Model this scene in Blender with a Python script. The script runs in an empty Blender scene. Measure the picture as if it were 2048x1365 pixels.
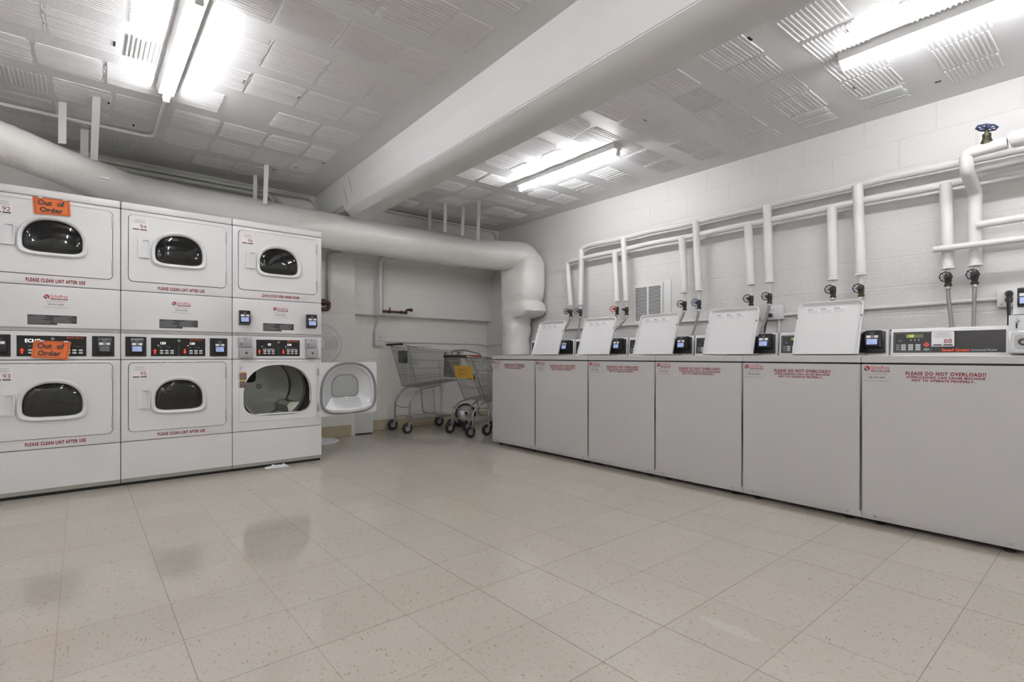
import bpy, bmesh, math, random
from mathutils import Vector, Matrix, noise
from mathutils.geometry import tessellate_polygon
S = bpy.context.scene
COL = S.collection
PI = math.pi
R = math.radians

# ------------------------------------------------------------------ camera, world, exposure
cam = bpy.data.cameras.new('camera'); co = bpy.data.objects.new('camera', cam); COL.objects.link(co)
cam.sensor_width = 36; cam.lens = 36 * 1030 / 2048; cam.shift_y = 28.8 / 2048
cam.clip_start = 0.02
co.location = (0, 0, 0.89); co.rotation_euler = (R(90), 0, R(-40))
S.camera = co
w = bpy.data.worlds.new('world'); S.world = w; w.use_nodes = True
w.node_tree.nodes['Background'].inputs[0].default_value = (0.9, 0.95, 1, 1)
w.node_tree.nodes['Background'].inputs[1].default_value = 0.05
S.view_settings.view_transform = 'Standard'; S.view_settings.look = 'None'
S.view_settings.gamma = 1; S.view_settings.use_curve_mapping = False
S.view_settings.exposure = 1.45
TUBE_POWER = 23.0
FZ = 2.57      # ceiling height
XR = 4.342     # right wall
YB = 5.614     # back wall (upper part)
YL = 5.715     # back wall (lower part)

# ------------------------------------------------------------------ materials
def newmat(name):
    m = bpy.data.materials.new(name); m.use_nodes = True
    return m, m.node_tree, m.node_tree.nodes['Principled BSDF']
def P(name, col, rough=0.5, metal=0.0, emit=0, ecol=None, bump=0, bscale=40, coat=0, var=0.0):
    m, nt, b = newmat(name)
    b.inputs['Base Color'].default_value = (*col, 1); b.inputs['Roughness'].default_value = rough
    b.inputs['Metallic'].default_value = metal
    if coat: b.inputs['Coat Weight'].default_value = coat
    if emit:
        b.inputs['Emission Color'].default_value = (*(ecol or col), 1); b.inputs['Emission Strength'].default_value = emit
    L = nt.links
    tc = nt.nodes.new('ShaderNodeTexCoord')
    if bump:
        n = nt.nodes.new('ShaderNodeTexNoise'); n.inputs['Scale'].default_value = bscale; n.inputs['Detail'].default_value = 4
        bp = nt.nodes.new('ShaderNodeBump'); bp.inputs['Strength'].default_value = bump; bp.inputs['Distance'].default_value = 0.004
        L.new(tc.outputs['Object'], n.inputs['Vector']); L.new(n.outputs['Fac'], bp.inputs['Height']); L.new(bp.outputs['Normal'], b.inputs['Normal'])
    if var:
        n = nt.nodes.new('ShaderNodeTexNoise'); n.inputs['Scale'].default_value = 3.5; n.inputs['Detail'].default_value = 5
        mx = nt.nodes.new('ShaderNodeMix'); mx.data_type = 'RGBA'
        mx.inputs[6].default_value = (*[c * (1 - var) for c in col], 1); mx.inputs[7].default_value = (*[min(1, c * (1 + var * .4)) for c in col], 1)
        L.new(tc.outputs['Object'], n.inputs['Vector']); L.new(n.outputs['Fac'], mx.inputs[0]); L.new(mx.outputs[2], b.inputs['Base Color'])
    return m
M = {}
M['enamel'] = P('white_enamel', (.71, .70, .70), .32, bump=.05, bscale=180)
M['enamel_in'] = P('white_plastic', (.70, .70, .71), .35)
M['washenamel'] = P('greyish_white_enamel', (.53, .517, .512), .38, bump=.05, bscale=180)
M['gap'] = P('dark_gap', (.03, .03, .03), .8)
M['toe'] = P('grey_toe_strip', (.42, .42, .38), .5)
M['black'] = P('black_plastic', (.012, .012, .013), .3)
M['panel'] = P('black_panel_film', (.010, .010, .010), .25)
M['wpanel'] = P('charcoal_panel_film', (.030, .028, .026), .35)
M['steel'] = P('brushed_steel', (.55, .56, .56), .32, .9, bump=.05, bscale=300)
M['chrome'] = P('chrome_wire', (.36, .36, .355), .35, .85)
M['drum'] = P('drum_steel', (.50, .50, .44), .28, .85)
M['bulk'] = P('drum_bulkhead_steel', (.40, .42, .38), .35, .7)
M['grey'] = P('grey_metal', (.40, .40, .41), .4, .5)
M['gasket'] = P('grey_gasket', (.20, .20, .22), .6)
M['rubber'] = P('black_rubber', (.02, .02, .022), .6)
M['ink'] = P('black_ink', (.05, .05, .05), .6)
M['lightink'] = P('grey_ink', (.27, .27, .28), .6)
M['redink'] = P('red_ink', (.24, .008, .014), .6)
M['logored'] = P('logo_red_ink', (.55, .04, .05), .6)
M['navy'] = P('logo_navy_ink', (.08, .09, .13), .6)
M['orangeink'] = P('orange_red_ink', (.85, .10, .02), .5)
M['redlite'] = P('red_indicator', (.8, .05, .02), .4, emit=.12, ecol=(1, .08, .02))
M['seg'] = P('lit_white_digits', (1, 1, 1), .4, emit=.3, ecol=(1, 1, 1))
M['seggreen'] = P('lit_green_digits', (.6, .9, .1), .4, emit=.25, ecol=(.7, 1, .1))
M['key'] = P('grey_key', (.55, .56, .56), .5)
M['keyred'] = P('red_key', (.55, .08, .07), .5)
M['keygreen'] = P('green_key', (.25, .48, .42), .5)
M['screen'] = P('blue_lit_screen', (.25, .3, .5), .3, emit=.14, ecol=(.45, .58, 1.0))
M['screenoff'] = P('dark_screen', (.015, .016, .018), .15)
M['sticker'] = P('white_sticker', (.78, .75, .76), .45)
M['orange'] = P('orange_paper', (.80, .17, .035), .35, var=.12)
M['yellow'] = P('yellow_paper', (.60, .36, .05), .6, var=.15)
M['paint'] = P('gloss_white_pipe_paint', (.70, .69, .68), .38, bump=.35, bscale=35)
M['ductpaint'] = P('painted_duct_wrap', (.80, .79, .76), .32, bump=1.0, bscale=34, var=.08)
M['strap'] = P('painted_strap', (.68, .67, .65), .45, bump=.1)
M['beam'] = P('painted_beam', (.66, .66, .66), .45, bump=.25, bscale=14)
M['conduit'] = P('painted_conduit', (.52, .52, .47), .45, bump=.2)
M['wheelblk'] = P('black_hand_wheel', (.015, .018, .03), .35)
M['wheelblue'] = P('blue_hand_wheel', (.04, .06, .16), .35)
M['wheelred'] = P('red_hand_wheel', (.45, .07, .06), .4)
M['brass'] = P('tarnished_brass', (.07, .065, .035), .45, .6)
M['copper'] = P('brown_copper', (.10, .055, .03), .45, .5)
M['hose'] = P('braided_steel_hose', (.30, .28, .27), .45, .6, bump=.8, bscale=160)
M['fixture'] = P('white_fixture', (.75, .75, .75), .4)
M['darkhole'] = P('dark_hole', (.01, .01, .01), .9)
M['bag'] = P('white_plastic_bag', (.8, .79, .82), .3, bump=.5, bscale=60)
M['advert'] = P('dark_green_advert_panel', (.035, .05, .05), .35)
M['wheelgrey'] = P('grey_wheel_hub', (.38, .38, .38), .4, .3)
M['olive'] = P('olive_bracket', (.16, .16, .10), .5)
M['brown'] = P('brown_label', (.16, .10, .07), .5)
M['amber'] = P('amber_label', (.65, .28, .05), .5)
M['labelyel'] = P('yellow_label', (.75, .60, .05), .5)
M['tape'] = P('clear_tape', (.75, .70, .68), .15)

def tube_mat():
    m, nt, b = newmat('lit_fluorescent_tube')
    b.inputs['Base Color'].default_value = (1, 1, 1, 1)
    b.inputs['Emission Color'].default_value = (.985, .985, 1.0, 1); b.inputs['Emission Strength'].default_value = TUBE_POWER
    return m
M['tube'] = tube_mat()
def glass_mat(name, tint, rough=.03, fac=.12):
    m = bpy.data.materials.new(name); m.use_nodes = True; nt = m.node_tree; nt.nodes.clear()
    o = nt.nodes.new('ShaderNodeOutputMaterial'); t = nt.nodes.new('ShaderNodeBsdfTransparent'); t.inputs[0].default_value = (*tint, 1)
    g = nt.nodes.new('ShaderNodeBsdfGlossy'); g.inputs['Roughness'].default_value = rough
    f = nt.nodes.new('ShaderNodeFresnel'); f.inputs[0].default_value = 1.5
    a = nt.nodes.new('ShaderNodeMath'); a.operation = 'MULTIPLY_ADD'; a.inputs[1].default_value = 1.0; a.inputs[2].default_value = fac
    mx = nt.nodes.new('ShaderNodeMixShader'); L = nt.links
    L.new(f.outputs[0], a.inputs[0]); L.new(a.outputs[0], mx.inputs[0]); L.new(t.outputs[0], mx.inputs[1]); L.new(g.outputs[0], mx.inputs[2]); L.new(mx.outputs[0], o.inputs[0])
    return m
M['glass'] = glass_mat('smoked_door_glass', (.30, .29, .24), .04, .03)
M['clear'] = glass_mat('clear_door_window', (.93, .95, .95), .05, .03)

def node(nt, t, **kw):
    n = nt.nodes.new(t)
    for k, v in kw.items(): setattr(n, k, v)
    return n
def math_n(nt, op, a, b=None, c=None):
    n = nt.nodes.new('ShaderNodeMath'); n.operation = op
    for i, v in enumerate((a, b, c)):
        if v is None: continue
        if isinstance(v, (int, float)): n.inputs[i].default_value = v
        else: nt.links.new(v, n.inputs[i])
    return n.outputs[0]

def floor_mat():
    m, nt, b = newmat('beige_vinyl_tile'); L = nt.links
    tc = node(nt, 'ShaderNodeTexCoord'); sp = node(nt, 'ShaderNodeSeparateXYZ'); L.new(tc.outputs['Object'], sp.inputs[0])
    T = .3048
    gx = math_n(nt, 'DIVIDE', math_n(nt, 'SUBTRACT', sp.outputs[0], 2.382), T)
    gy = math_n(nt, 'DIVIDE', math_n(nt, 'SUBTRACT', sp.outputs[1], .975), T)
    ix, iy = math_n(nt, 'FLOOR', gx), math_n(nt, 'FLOOR', gy)
    def line(g):
        r = math_n(nt, 'ROUND', g); return math_n(nt, 'ABSOLUTE', math_n(nt, 'SUBTRACT', g, r)), r
    (dx, rx), (dy, ry) = line(gx), line(gy)
    # each seam has its own darkness
    def seam(d, r, off, lo, hi):
        wn = node(nt, 'ShaderNodeTexWhiteNoise', noise_dimensions='1D'); L.new(math_n(nt, 'ADD', r, off), wn.inputs['W'])
        a = node(nt, 'ShaderNodeMapRange'); a.inputs[3].default_value = lo; a.inputs[4].default_value = hi; L.new(wn.outputs[0], a.inputs[0])
        k = math_n(nt, 'LESS_THAN', d, .0042)
        return math_n(nt, 'MULTIPLY', k, a.outputs[0])
    sm = math_n(nt, 'MAXIMUM', seam(dx, rx, 3.3, .25, .95), seam(dy, ry, 11.7, .1, .8))
    big = node(nt, 'ShaderNodeTexNoise'); big.inputs['Scale'].default_value = 2.3; big.inputs['Detail'].default_value = 3; L.new(tc.outputs['Object'], big.inputs['Vector'])
    # per-tile random + orientation
    cmb = node(nt, 'ShaderNodeCombineXYZ'); L.new(ix, cmb.inputs[0]); L.new(iy, cmb.inputs[1])
    tn = node(nt, 'ShaderNodeTexWhiteNoise', noise_dimensions='3D'); L.new(cmb.outputs[0], tn.inputs['Vector'])
    chk = math_n(nt, 'MODULO', math_n(nt, 'ABSOLUTE', math_n(nt, 'ADD', ix, iy)), 2)
    def fleck(sx, sy, th, seed):
        out = []
        for a, c in ((sx, sy), (sy, sx)):
            mp = node(nt, 'ShaderNodeMapping'); mp.inputs['Scale'].default_value = (a, c, 1); mp.inputs['Location'].default_value = (seed, seed * .7, seed * .3)
            mp.inputs['Rotation'].default_value = (0, 0, .12)
            L.new(tc.outputs['Object'], mp.inputs[0])
            v = node(nt, 'ShaderNodeTexVoronoi', voronoi_dimensions='2D'); v.inputs['Scale'].default_value = 1; v.inputs['Randomness'].default_value = 1
            nj = node(nt, 'ShaderNodeTexNoise'); nj.inputs['Scale'].default_value = 160; L.new(tc.outputs['Object'], nj.inputs['Vector'])
            va = node(nt, 'ShaderNodeVectorMath', operation='MULTIPLY_ADD'); va.inputs[1].default_value = (.5, .5, 0); L.new(nj.outputs['Color'], va.inputs[0]); L.new(mp.outputs[0], va.inputs[2])
            L.new(va.outputs[0], v.inputs['Vector'])
            s2 = node(nt, 'ShaderNodeSeparateColor'); L.new(v.outputs['Color'], s2.inputs[0])
            rad = math_n(nt, 'MULTIPLY', math_n(nt, 'POWER', s2.outputs[0], 6), th)
            out.append(math_n(nt, 'LESS_THAN', v.outputs['Distance'], rad))
        mx = node(nt, 'ShaderNodeMix'); L.new(chk, mx.inputs[0]); L.new(out[0], mx.inputs[2]); L.new(out[1], mx.inputs[3])
        return mx.outputs[0]
    f1 = fleck(24, 85, .20, 0.0); f2 = fleck(46, 190, .34, 5.0); f3 = fleck(36, 140, .22, 9.0)
    base = node(nt, 'ShaderNodeMix', data_type='RGBA'); base.inputs[6].default_value = (.445, .408, .355, 1); base.inputs[7].default_value = (.485, .447, .392, 1)
    L.new(math_n(nt, 'ADD', math_n(nt, 'MULTIPLY', tn.outputs[0], .6), math_n(nt, 'MULTIPLY', big.outputs[0], .4)), base.inputs[0])
    def over(prev, fac, col, k):
        x = node(nt, 'ShaderNodeMix', data_type='RGBA'); L.new(math_n(nt, 'MULTIPLY', fac, k), x.inputs[0]); L.new(prev, x.inputs[6]); x.inputs[7].default_value = (*col, 1); return x.outputs[2]
    c = over(base.outputs[2], f2, (.24, .19, .14), .5)
    c = over(c, f3, (.58, .56, .51), .35)
    c = over(c, f1, (.20, .15, .09), .6)
    # pale scuff
    mp = node(nt, 'ShaderNodeMapping'); mp.inputs['Location'].default_value = (-1.62, -.83, 0); L.new(tc.outputs['Object'], mp.inputs[0])
    s3 = node(nt, 'ShaderNodeSeparateXYZ'); L.new(mp.outputs[0], s3.inputs[0])
    nn = node(nt, 'ShaderNodeTexNoise'); nn.inputs['Scale'].default_value = 14; L.new(tc.outputs['Object'], nn.inputs['Vector'])
    ell = math_n(nt, 'ADD', math_n(nt, 'POWER', math_n(nt, 'DIVIDE', s3.outputs[0], .035), 2), math_n(nt, 'POWER', math_n(nt, 'DIVIDE', s3.outputs[1], .13), 2))
    sc = math_n(nt, 'LESS_THAN', math_n(nt, 'ADD', ell, math_n(nt, 'MULTIPLY', nn.outputs[0], 1.0)), 1.1)
    c = over(c, sc, (.60, .58, .54), .28)
    c = over(c, sm, (.10, .075, .05), .85)
    L.new(c, b.inputs['Base Color'])
    b.inputs['Specular IOR Level'].default_value = .5
    n2 = node(nt, 'ShaderNodeTexNoise'); n2.inputs['Scale'].default_value = 3; n2.inputs['Detail'].default_value = 6; L.new(tc.outputs['Object'], n2.inputs['Vector'])
    rr = node(nt, 'ShaderNodeMapRange'); rr.inputs[3].default_value = .06; rr.inputs[4].default_value = .13; L.new(n2.outputs[0], rr.inputs[0]); L.new(rr.outputs[0], b.inputs['Roughness'])
    bp = node(nt, 'ShaderNodeBump'); bp.inputs['Strength'].default_value = .03; bp.inputs['Distance'].default_value = .01
    n3 = node(nt, 'ShaderNodeTexNoise'); n3.inputs['Scale'].default_value = 5; n3.inputs['Detail'].default_value = 2; L.new(tc.outputs['Object'], n3.inputs['Vector'])
    hh = math_n(nt, 'SUBTRACT', n3.outputs[0], math_n(nt, 'MULTIPLY', sm, .3)); L.new(hh, bp.inputs['Height']); L.new(bp.outputs[0], b.inputs['Normal'])
    return m
M['floor'] = floor_mat()

def block_mat(name, col, axis, bw, bh, offz, rough=.42, mortar=.006, strength=.6, grain=70, gs=.35, smooth_z=None, joints=1.0):
    """painted masonry: block joints and rough face as bump; axis 'y' = wall running along Y, 'x' = along X"""
    m, nt, b = newmat(name); L = nt.links
    b.inputs['Base Color'].default_value = (*col, 1); b.inputs['Roughness'].default_value = rough
    tc = node(nt, 'ShaderNodeTexCoord'); sp = node(nt, 'ShaderNodeSeparateXYZ'); L.new(tc.outputs['Object'], sp.inputs[0])
    cm = node(nt, 'ShaderNodeCombineXYZ'); L.new(sp.outputs[1 if axis == 'y' else 0], cm.inputs[0])
    L.new(math_n(nt, 'SUBTRACT', sp.outputs[2], offz), cm.inputs[1])
    # slightly wavy joints
    wv = node(nt, 'ShaderNodeTexNoise'); wv.inputs['Scale'].default_value = 9; L.new(tc.outputs['Object'], wv.inputs['Vector'])
    ad = node(nt, 'ShaderNodeVectorMath', operation='MULTIPLY_ADD'); ad.inputs[1].default_value = (.008, .008, 0)
    L.new(wv.outputs['Color'], ad.inputs[0]); L.new(cm.outputs[0], ad.inputs[2])
    br = node(nt, 'ShaderNodeTexBrick'); br.inputs['Scale'].default_value = 1; br.inputs['Brick Width'].default_value = bw; br.inputs['Row Height'].default_value = bh
    br.inputs['Mortar Size'].default_value = mortar; br.inputs['Mortar Smooth'].default_value = .6
    L.new(ad.outputs[0], br.inputs['Vector'])
    n1 = node(nt, 'ShaderNodeTexNoise'); n1.inputs['Scale'].default_value = grain; n1.inputs['Detail'].default_value = 5; n1.inputs['Roughness'].default_value = .7; L.new(tc.outputs['Object'], n1.inputs['Vector'])
    n2 = node(nt, 'ShaderNodeTexNoise'); n2.inputs['Scale'].default_value = 1.7; L.new(tc.outputs['Object'], n2.inputs['Vector'])
    amp = math_n(nt, 'MULTIPLY', math_n(nt, 'MULTIPLY', n1.outputs[0], gs), math_n(nt, 'ADD', n2.outputs[0], .2))
    if smooth_z is not None:   # smoother plaster above this height
        k = node(nt, 'ShaderNodeMapRange'); k.inputs[1].default_value = smooth_z - .1; k.inputs[2].default_value = smooth_z + .5; k.inputs[3].default_value = 1; k.inputs[4].default_value = .2
        L.new(sp.outputs[2], k.inputs[0]); amp = math_n(nt, 'MULTIPLY', amp, k.outputs[0])
    jn = node(nt, 'ShaderNodeTexNoise'); jn.inputs['Scale'].default_value = 2.5; L.new(tc.outputs['Object'], jn.inputs['Vector'])
    jk = math_n(nt, 'MULTIPLY', br.outputs['Fac'], math_n(nt, 'MULTIPLY', jn.outputs[0], joints))
    h = math_n(nt, 'SUBTRACT', amp, jk)
    bp = node(nt, 'ShaderNodeBump'); bp.inputs['Strength'].default_value = strength; bp.inputs['Distance'].default_value = .006
    L.new(h, bp.inputs['Height']); L.new(bp.outputs[0], b.inputs['Normal'])
    return m
WALLC = (.70, .69, .675)
M['wall_right'] = block_mat('painted_block_right', WALLC, 'y', .406, .203, 1.575 - .203 * 7, grain=75, gs=1.3, smooth_z=1.95, joints=.55, strength=1.0)
M['wall_back'] = block_mat('painted_concrete_back', (.79, .785, .75), 'x', 1.9, .27, 1.63 - .27 * 6, grain=40, gs=.7, joints=.9)
M['wall_low'] = block_mat('painted_brick_low', (.79, .785, .74), 'x', .5, .14, 0, grain=30, gs=1.0, joints=.55, strength=.8)
M['wall_plain'] = P('painted_wall', WALLC, .5, bump=.3, bscale=20)
M['ceil'] = P('painted_ceiling', (.70, .70, .705), .5, bump=.4, bscale=30)
M['base'] = P('tan_rubber_baseboard', (.50, .43, .29), .4)

# ------------------------------------------------------------------ mesh builder
FONT_CACHE = {}
def font_mesh(s, bold, sp=1.0):
    k = (s, bold, sp)
    if k not in FONT_CACHE:
        c = bpy.data.curves.new('t', 'FONT'); c.body = s; c.size = 1.0; c.fill_mode = 'FRONT'; c.offset = bold; c.resolution_u = 3; c.space_character = sp
        o = bpy.data.objects.new('t', c); COL.objects.link(o)
        dg = bpy.context.evaluated_depsgraph_get(); me = bpy.data.meshes.new_from_object(o.evaluated_get(dg))
        vs = [v.co.copy() for v in me.vertices]; fs = [tuple(p.vertices) for p in me.polygons]
        bpy.data.objects.remove(o); bpy.data.meshes.remove(me); bpy.data.curves.remove(c)
        FONT_CACHE[k] = (vs, fs)
    return FONT_CACHE[k]

class MB:
    def __init__(s): s.bm = bmesh.new(); s.T = Matrix()
    def v(s, p): return s.bm.verts.new(s.T @ Vector(p))
    def face(s, vs, m=0):
        try: f = s.bm.faces.new(vs); f.material_index = m; return f
        except ValueError: return None
    def box(s, x0, y0, z0, x1, y1, z1, m=0, bev=0, seg=2, rot=None):
        b = bmesh.new(); bmesh.ops.create_cube(b, size=1)
        cx, cy, cz = (x0 + x1) / 2, (y0 + y1) / 2, (z0 + z1) / 2
        bmesh.ops.scale(b, vec=(abs(x1 - x0), abs(y1 - y0), abs(z1 - z0)), verts=b.verts)
        if bev: bmesh.ops.bevel(b, geom=b.edges[:], offset=bev, segments=seg, affect='EDGES', profile=.5)
        mt = Matrix.Translation((cx, cy, cz))
        if rot is not None: mt = mt @ rot
        s.merge(b, mt, m); return s
    def merge(s, b, mt, m=0):
        b.verts.index_update(); nv = [s.bm.verts.new(s.T @ mt @ v.co) for v in b.verts]
        for f in b.faces:
            try: nf = s.bm.faces.new([nv[v.index] for v in f.verts]); nf.material_index = m
            except ValueError: pass
        b.free()
    def prism(s, outline, y0, y1, m=0, holes=(), plane='xz', ms=None):
        """outline in 2D extruded from y0 to y1 along the remaining axis"""
        ms = m if ms is None else ms
        def P3(p, d):
            return {'xz': (p[0], d, p[1]), 'xy': (p[0], p[1], d), 'yz': (d, p[0], p[1])}[plane]
        loops = [list(outline)] + [list(h) for h in holes]
        tri = tessellate_polygon([[Vector((p[0], p[1], 0)) for p in l] for l in loops])
        flat = [p for l in loops for p in l]
        a = [s.v(P3(p, y0)) for p in flat]; b = [s.v(P3(p, y1)) for p in flat]
        for t in tri:
            s.face([a[i] for i in t], m); s.face([b[i] for i in reversed(t)], m)
        k = 0
        for l in loops:
            n = len(l)
            for i in range(n):
                j = (i + 1) % n; s.face([a[k + i], a[k + j], b[k + j], b[k + i]], ms)
            k += n
        return s
    def tube(s, pts, r, seg=10, m=0, caps=True, closed=False, r2=None, prof=None):
        pts = [Vector(p) for p in pts]; n = len(pts); rings = []
        d0 = (pts[1] - pts[0]).normalized()
        up = Vector((0, 0, 1)) if abs(d0.z) < .9 else Vector((1, 0, 0))
        nx = d0.cross(up).normalized()
        for i, p in enumerate(pts):
            if closed: d = (pts[(i + 1) % n] - pts[i - 1]).normalized()
            elif i == 0: d = d0
            elif i == n - 1: d = (pts[-1] - pts[-2]).normalized()
            else:
                a = (pts[i] - pts[i - 1]).normalized(); c = (pts[i + 1] - pts[i]).normalized(); d = (a + c)
                d = d.normalized() if d.length > 1e-6 else a
            nx = (nx - d * nx.dot(d))
            nx = nx.normalized() if nx.length > 1e-6 else d.orthogonal().normalized()
            ny = d.cross(nx)
            rr = r if r2 is None else r + (r2 - r) * i / (n - 1)
            if isinstance(r, (list, tuple)): rr = r[i]
            ring = []
            for k in range(seg):
                a = 2 * PI * k / seg; f = prof(a) if prof else 1.0
                ring.append(s.v(p + (nx * math.cos(a) + ny * math.sin(a)) * rr * f))
            rings.append(ring)
        last = n if closed else n - 1
        for i in range(last):
            A, B = rings[i], rings[(i + 1) % n]
            for k in range(seg): s.face([A[k], A[(k + 1) % seg], B[(k + 1) % seg], B[k]], m)
        if caps and not closed:
            s.face(list(reversed(rings[0])), m); s.face(rings[-1], m)
        return s
    def lathe(s, prof, c, axis=(0, 0, 1), seg=24, m=0):
        """prof = [(radius, height)], revolved about axis through c"""
        ax = Vector(axis).normalized(); nx = ax.orthogonal().normalized(); ny = ax.cross(nx); c = Vector(c); rings = []
        for r, h in prof:
            if r < 1e-6: rings.append([s.v(c + ax * h)]); continue
            rings.append([s.v(c + ax * h + (nx * math.cos(2 * PI * k / seg) + ny * math.sin(2 * PI * k / seg)) * r) for k in range(seg)])
        for A, B in zip(rings, rings[1:]):
            for k in range(seg):
                j = (k + 1) % seg
                if len(A) == 1 and len(B) == 1: continue
                if len(A) == 1: s.face([A[0], B[j], B[k]], m)
                elif len(B) == 1: s.face([A[k], A[j], B[0]], m)
                else: s.face([A[k], A[j], B[j], B[k]], m)
        return s
    def text(s, t, size, x, z, y=-.0006, m=0, sx=1.0, bold=0.0, align='L', width=None, shear=0, rot=0, sp=1.0):
        """lettering lying in the x-z plane facing -y"""
        vs, fs = font_mesh(t, bold, sp)
        if not vs: return s
        x0 = min(v.x for v in vs); x1 = max(v.x for v in vs)
        if width: sx = width / ((x1 - x0) * size)
        o = {'L': x0, 'C': (x0 + x1) / 2, 'R': x1}[align]
        ca, sa = math.cos(rot), math.sin(rot); nv = []
        for v in vs:
            a = (v.x - o + shear * v.y) * size * sx; b = v.y * size
            nv.append(s.v((x + a * ca - b * sa, y, z + a * sa + b * ca)))
        for f in fs: s.face([nv[i] for i in f], m)
        return s
    def rect(s, x0, z0, x1, z1, y=-.0004, m=0):
        a = [s.v(p) for p in ((x0, y, z0), (x1, y, z0), (x1, y, z1), (x0, y, z1))]; s.face(a, m); return s
    def build(s, name, mats, parent=None, loc=None, rot=None, angle=38, label=None):
        me = bpy.data.meshes.new(name)
        bmesh.ops.recalc_face_normals(s.bm, faces=[f for f in s.bm.faces])
        s.bm.to_mesh(me); s.bm.free()
        for p in me.polygons: p.use_smooth = True
        me.set_sharp_from_angle(angle=R(angle))
        if not isinstance(mats, (list, tuple)): mats = [mats]
        for k in mats: me.materials.append(M[k] if isinstance(k, str) else k)
        o = bpy.data.objects.new(name, me); COL.objects.link(o)
        if parent: o.parent = parent
        if loc: o.location = loc
        if rot: o.rotation_euler = rot
        if label: o['label'] = label
        return o
def thing(name, label, cat, loc=(0, 0, 0), rz=0, group=None):
    o = bpy.data.objects.new(name, None); o.empty_display_size = .05; COL.objects.link(o)
    o.location = loc; o.rotation_euler = (0, 0, rz)
    return tag(o, label, cat, group)
def tag(o, label, cat, group=None, kind=None):
    o['label'] = label; o['category'] = cat
    if group: o['group'] = group
    if kind: o['kind'] = kind
    return o
def struct(o, label=None):
    o['kind'] = 'structure'
    if label: o['label'] = label
    return o
def rrect(x0, z0, x1, z1, r, n=5):
    out = []
    for cx, cz, a0 in ((x1 - r, z0 + r, -90), (x1 - r, z1 - r, 0), (x0 + r, z1 - r, 90), (x0 + r, z0 + r, 180)):
        for i in range(n + 1):
            a = R(a0 + 90 * i / n); out.append((cx + r * math.cos(a), cz + r * math.sin(a)))
    return out
def dshape(x0, z0, x1, z1, n=56, k=.36, et=2.25, eb=4.5):
    """dryer window outline: flat bottom with round corners, arched top"""
    cx = (x0 + x1) / 2; w = (x1 - x0) / 2; h = z1 - z0; cz = z0 + h * k; out = []
    for i in range(n):
        a = 2 * PI * i / n; c, s_ = math.cos(a), math.sin(a)
        e = et if s_ >= 0 else eb; hh = h * (1 - k) if s_ >= 0 else h * k
        out.append((cx + w * math.copysign(abs(c) ** (2 / e), c), cz + hh * math.copysign(abs(s_) ** (2 / e), s_)))
    return out
def arc(c, r, a0, a1, u, v, n=6):
    c, u, v = Vector(c), Vector(u), Vector(v)
    return [c + u * r * math.cos(R(a0 + (a1 - a0) * i / n)) + v * r * math.sin(R(a0 + (a1 - a0) * i / n)) for i in range(n + 1)]
def bend(pts, r, n=5):
    """polyline with its corners rounded"""
    pts = [Vector(p) for p in pts]; out = [pts[0]]
    for a, b, c in zip(pts, pts[1:], pts[2:]):
        d1 = (a - b); d2 = (c - b); k = min(r, d1.length * .48, d2.length * .48)
        p1 = b + d1.normalized() * k; p2 = b + d2.normalized() * k
        for i in range(n + 1):
            t = i / n; out.append(p1 * (1 - t) ** 2 + b * 2 * t * (1 - t) + p2 * t * t)
    out.append(pts[-1]); return out

# ------------------------------------------------------------------ room shell
XL, YF = -2.6, -2.7
b = MB(); b.box(XL, YF, -.1, XR + .2, YL + .2, 0); struct(b.build('floor', 'floor'), 'beige speckled vinyl tile floor')
b = MB(); b.box(XR, YF, 0, XR + .2, YL + .2, FZ + .2); struct(b.build('wall_right', 'wall_right'), 'white painted block wall behind the washers')
# back wall: pier on the left, recess with low wall, ledge and haunch under the header
b = MB(); b.box(XL, 5.51, 0, 2.345, YL + .2, FZ + .2, 0, 0)
b.prism([(5.614, 1.36), (5.614, 1.96), (5.46, 2.08), (5.46, FZ + .1), (YL + .2, FZ + .1), (YL + .2, 1.345), (5.72, 1.345)], 2.345, XR, 0, plane='yz')
b.build_later = None
struct(b.build('wall_back', 'wall_back'), 'off-white painted concrete wall behind the dryers and above the ledge')
b = MB(); b.box(2.345, YL, 0, XR, YL + .2, 1.35); struct(b.build('wall_back_low', 'wall_low'), 'rough off-white lower wall behind the carts').name = 'wall_back'
b = MB(); b.box(XL - .2, YF, 0, XL, YL + .2, FZ + .2); struct(b.build('wall_left', 'wall_plain'))
b = MB(); b.box(XL - .2, YF - .2, 0, XR + .2, YF, FZ + .2); struct(b.build('wall_front', 'wall_plain'))
for i, (x0, x1, y) in enumerate(((XL, 2.30, 5.51), (2.345, XR, YL))):
    b = MB(); b.box(x0, y - .008, 0, x1, y, .125, 0, .003, 1)
    struct(b.build('baseboard_back', 'base'), 'tan baseboard along the back wall' if i else 'tan baseboard on the pier beside the dryers')

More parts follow.
